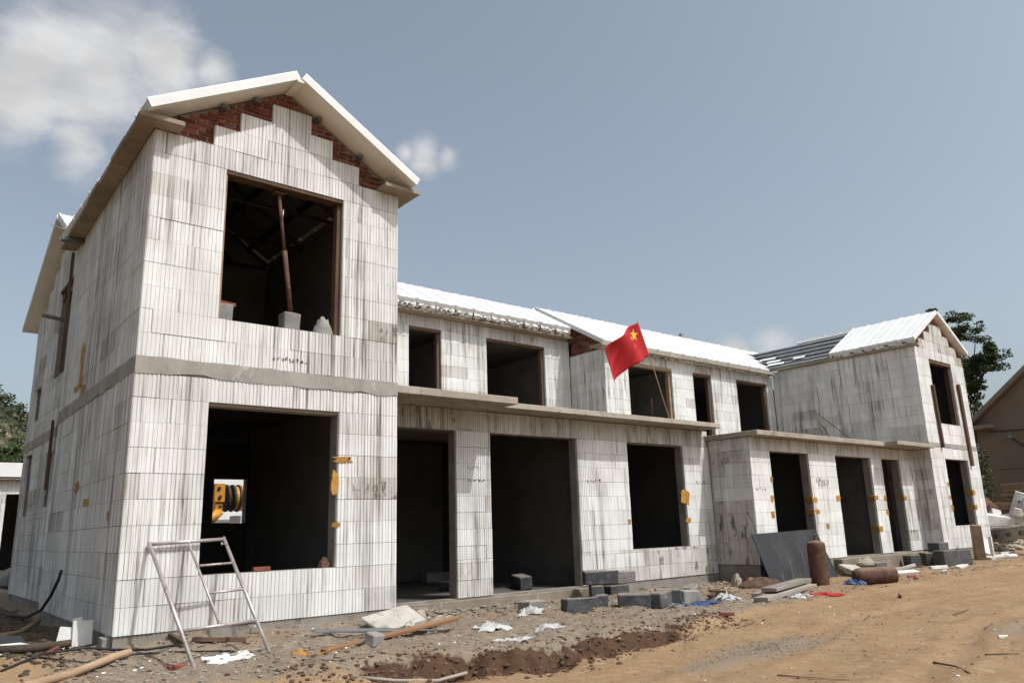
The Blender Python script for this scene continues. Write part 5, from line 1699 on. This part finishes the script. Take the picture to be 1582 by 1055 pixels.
scatter('rubble_chips', 'grey stone chips strewn along the foot of the houses', 12500, in_rub, .005, .045, 'rubble', 1)
scatter('rubble_chips', 'heap of broken stone along the foot of the middle wall', 2600, by_wall, .010, .10, 'rubble', 2)
scatter('soil_clods', 'brown soil clods on the dug bank', 2200, near_bank, .008, .045, 'clod', 3, .8)
scatter('track_gravel', 'loose gravel on the sandy track', 1700, on_track, .005, .022, 'rubble', 4)
scatter('white_chips', 'white foam crumbs strewn over the rubble', 420, in_rub, .008, .035, 'bits', 6)
scatter('white_chips', 'white crumbs on the sandy track', 110, on_track, .008, .03, 'bits', 7)
scatter('brick_chips', 'red brick crumbs in the rubble', 260, in_rub, .010, .04, 'brick', 8)
scatter('track_clods', 'small sandy clods on the track', 1500, on_track, .006, .03, 'sandclod', 12)
scatter('dark_gravel', 'patch of dark gravel on the sandy track', 700, lambda r_: (r_.gauss(6.3, .75), r_.gauss(-4.15, .22)), .006, .02, 'cblock', 9)
scatter('shade_litter', 'dark litter on the shaded ground at the left', 1600, lambda r_: (-.1 - abs(r_.gauss(0, .8)), r_.uniform(-.6, 7)), .008, .06, 'bark', 10)
# twigs and sticks that one can tell apart
SK = 'sticks lying on the sandy track'
sticks = [((4.71, -5.27), (4.80, -5.95), .014, 'long dark stick at the bottom edge of the track'), ((6.24, -6.09), (5.78, -6.61), .018, 'bent brown root at the bottom right'),
          ((6.2, -2.9), (7.2, -2.45), .015, 'stick lying along the end of the dug bank'), ((5.6, -3.0), (6.6, -2.9), .02, 'thicker stick on the lip of the dug bank'),
          ((7.4, -2.95), (8.4, -2.6), .012, 'thin twig on the track beyond the bank'), ((9.2, -3.9), (9.9, -3.6), .012, 'thin twig alone in the middle of the track'),
          ((8.3, -5.0), (8.9, -4.85), .014, 'short stick in the middle right of the track'), ((9.2, -5.5), (9.9, -5.35), .016, 'dark stick at the right of the track'),
          ((7.0, -6.3), (7.5, -6.45), .016, 'stick lying by the wrapper at the right edge'), ((7.7, -6.7), (8.1, -6.4), .012, 'pale twig across the wrapper at the right edge'),
          ((4.6, -3.25), (5.3, -2.95), .02, 'half-buried brown root in the dug bank'), ((10.5, -4.6), (11.4, -4.5), .013, 'twig far right on the track'),
          ((6.9, -5.6), (7.4, -5.5), .01, 'thin twig in the lower middle of the track'), ((3.4, -3.3), (3.9, -3.2), .016, 'short root end at the left of the dug bank')]
for k, (p0, p1, r_, lab) in enumerate(sticks):
    mid = ((p0[0] + p1[0]) / 2 + .04, (p0[1] + p1[1]) / 2 - .03)
    log('stick', [(p0[0], p0[1], 0), (mid[0], mid[1], .008), (p1[0], p1[1], 0)], r_ * .65, r_ * .35, 'stick' if k % 3 else 'wood', lab, 'stick', SK, 6)

sc.render.engine = 'CYCLES'
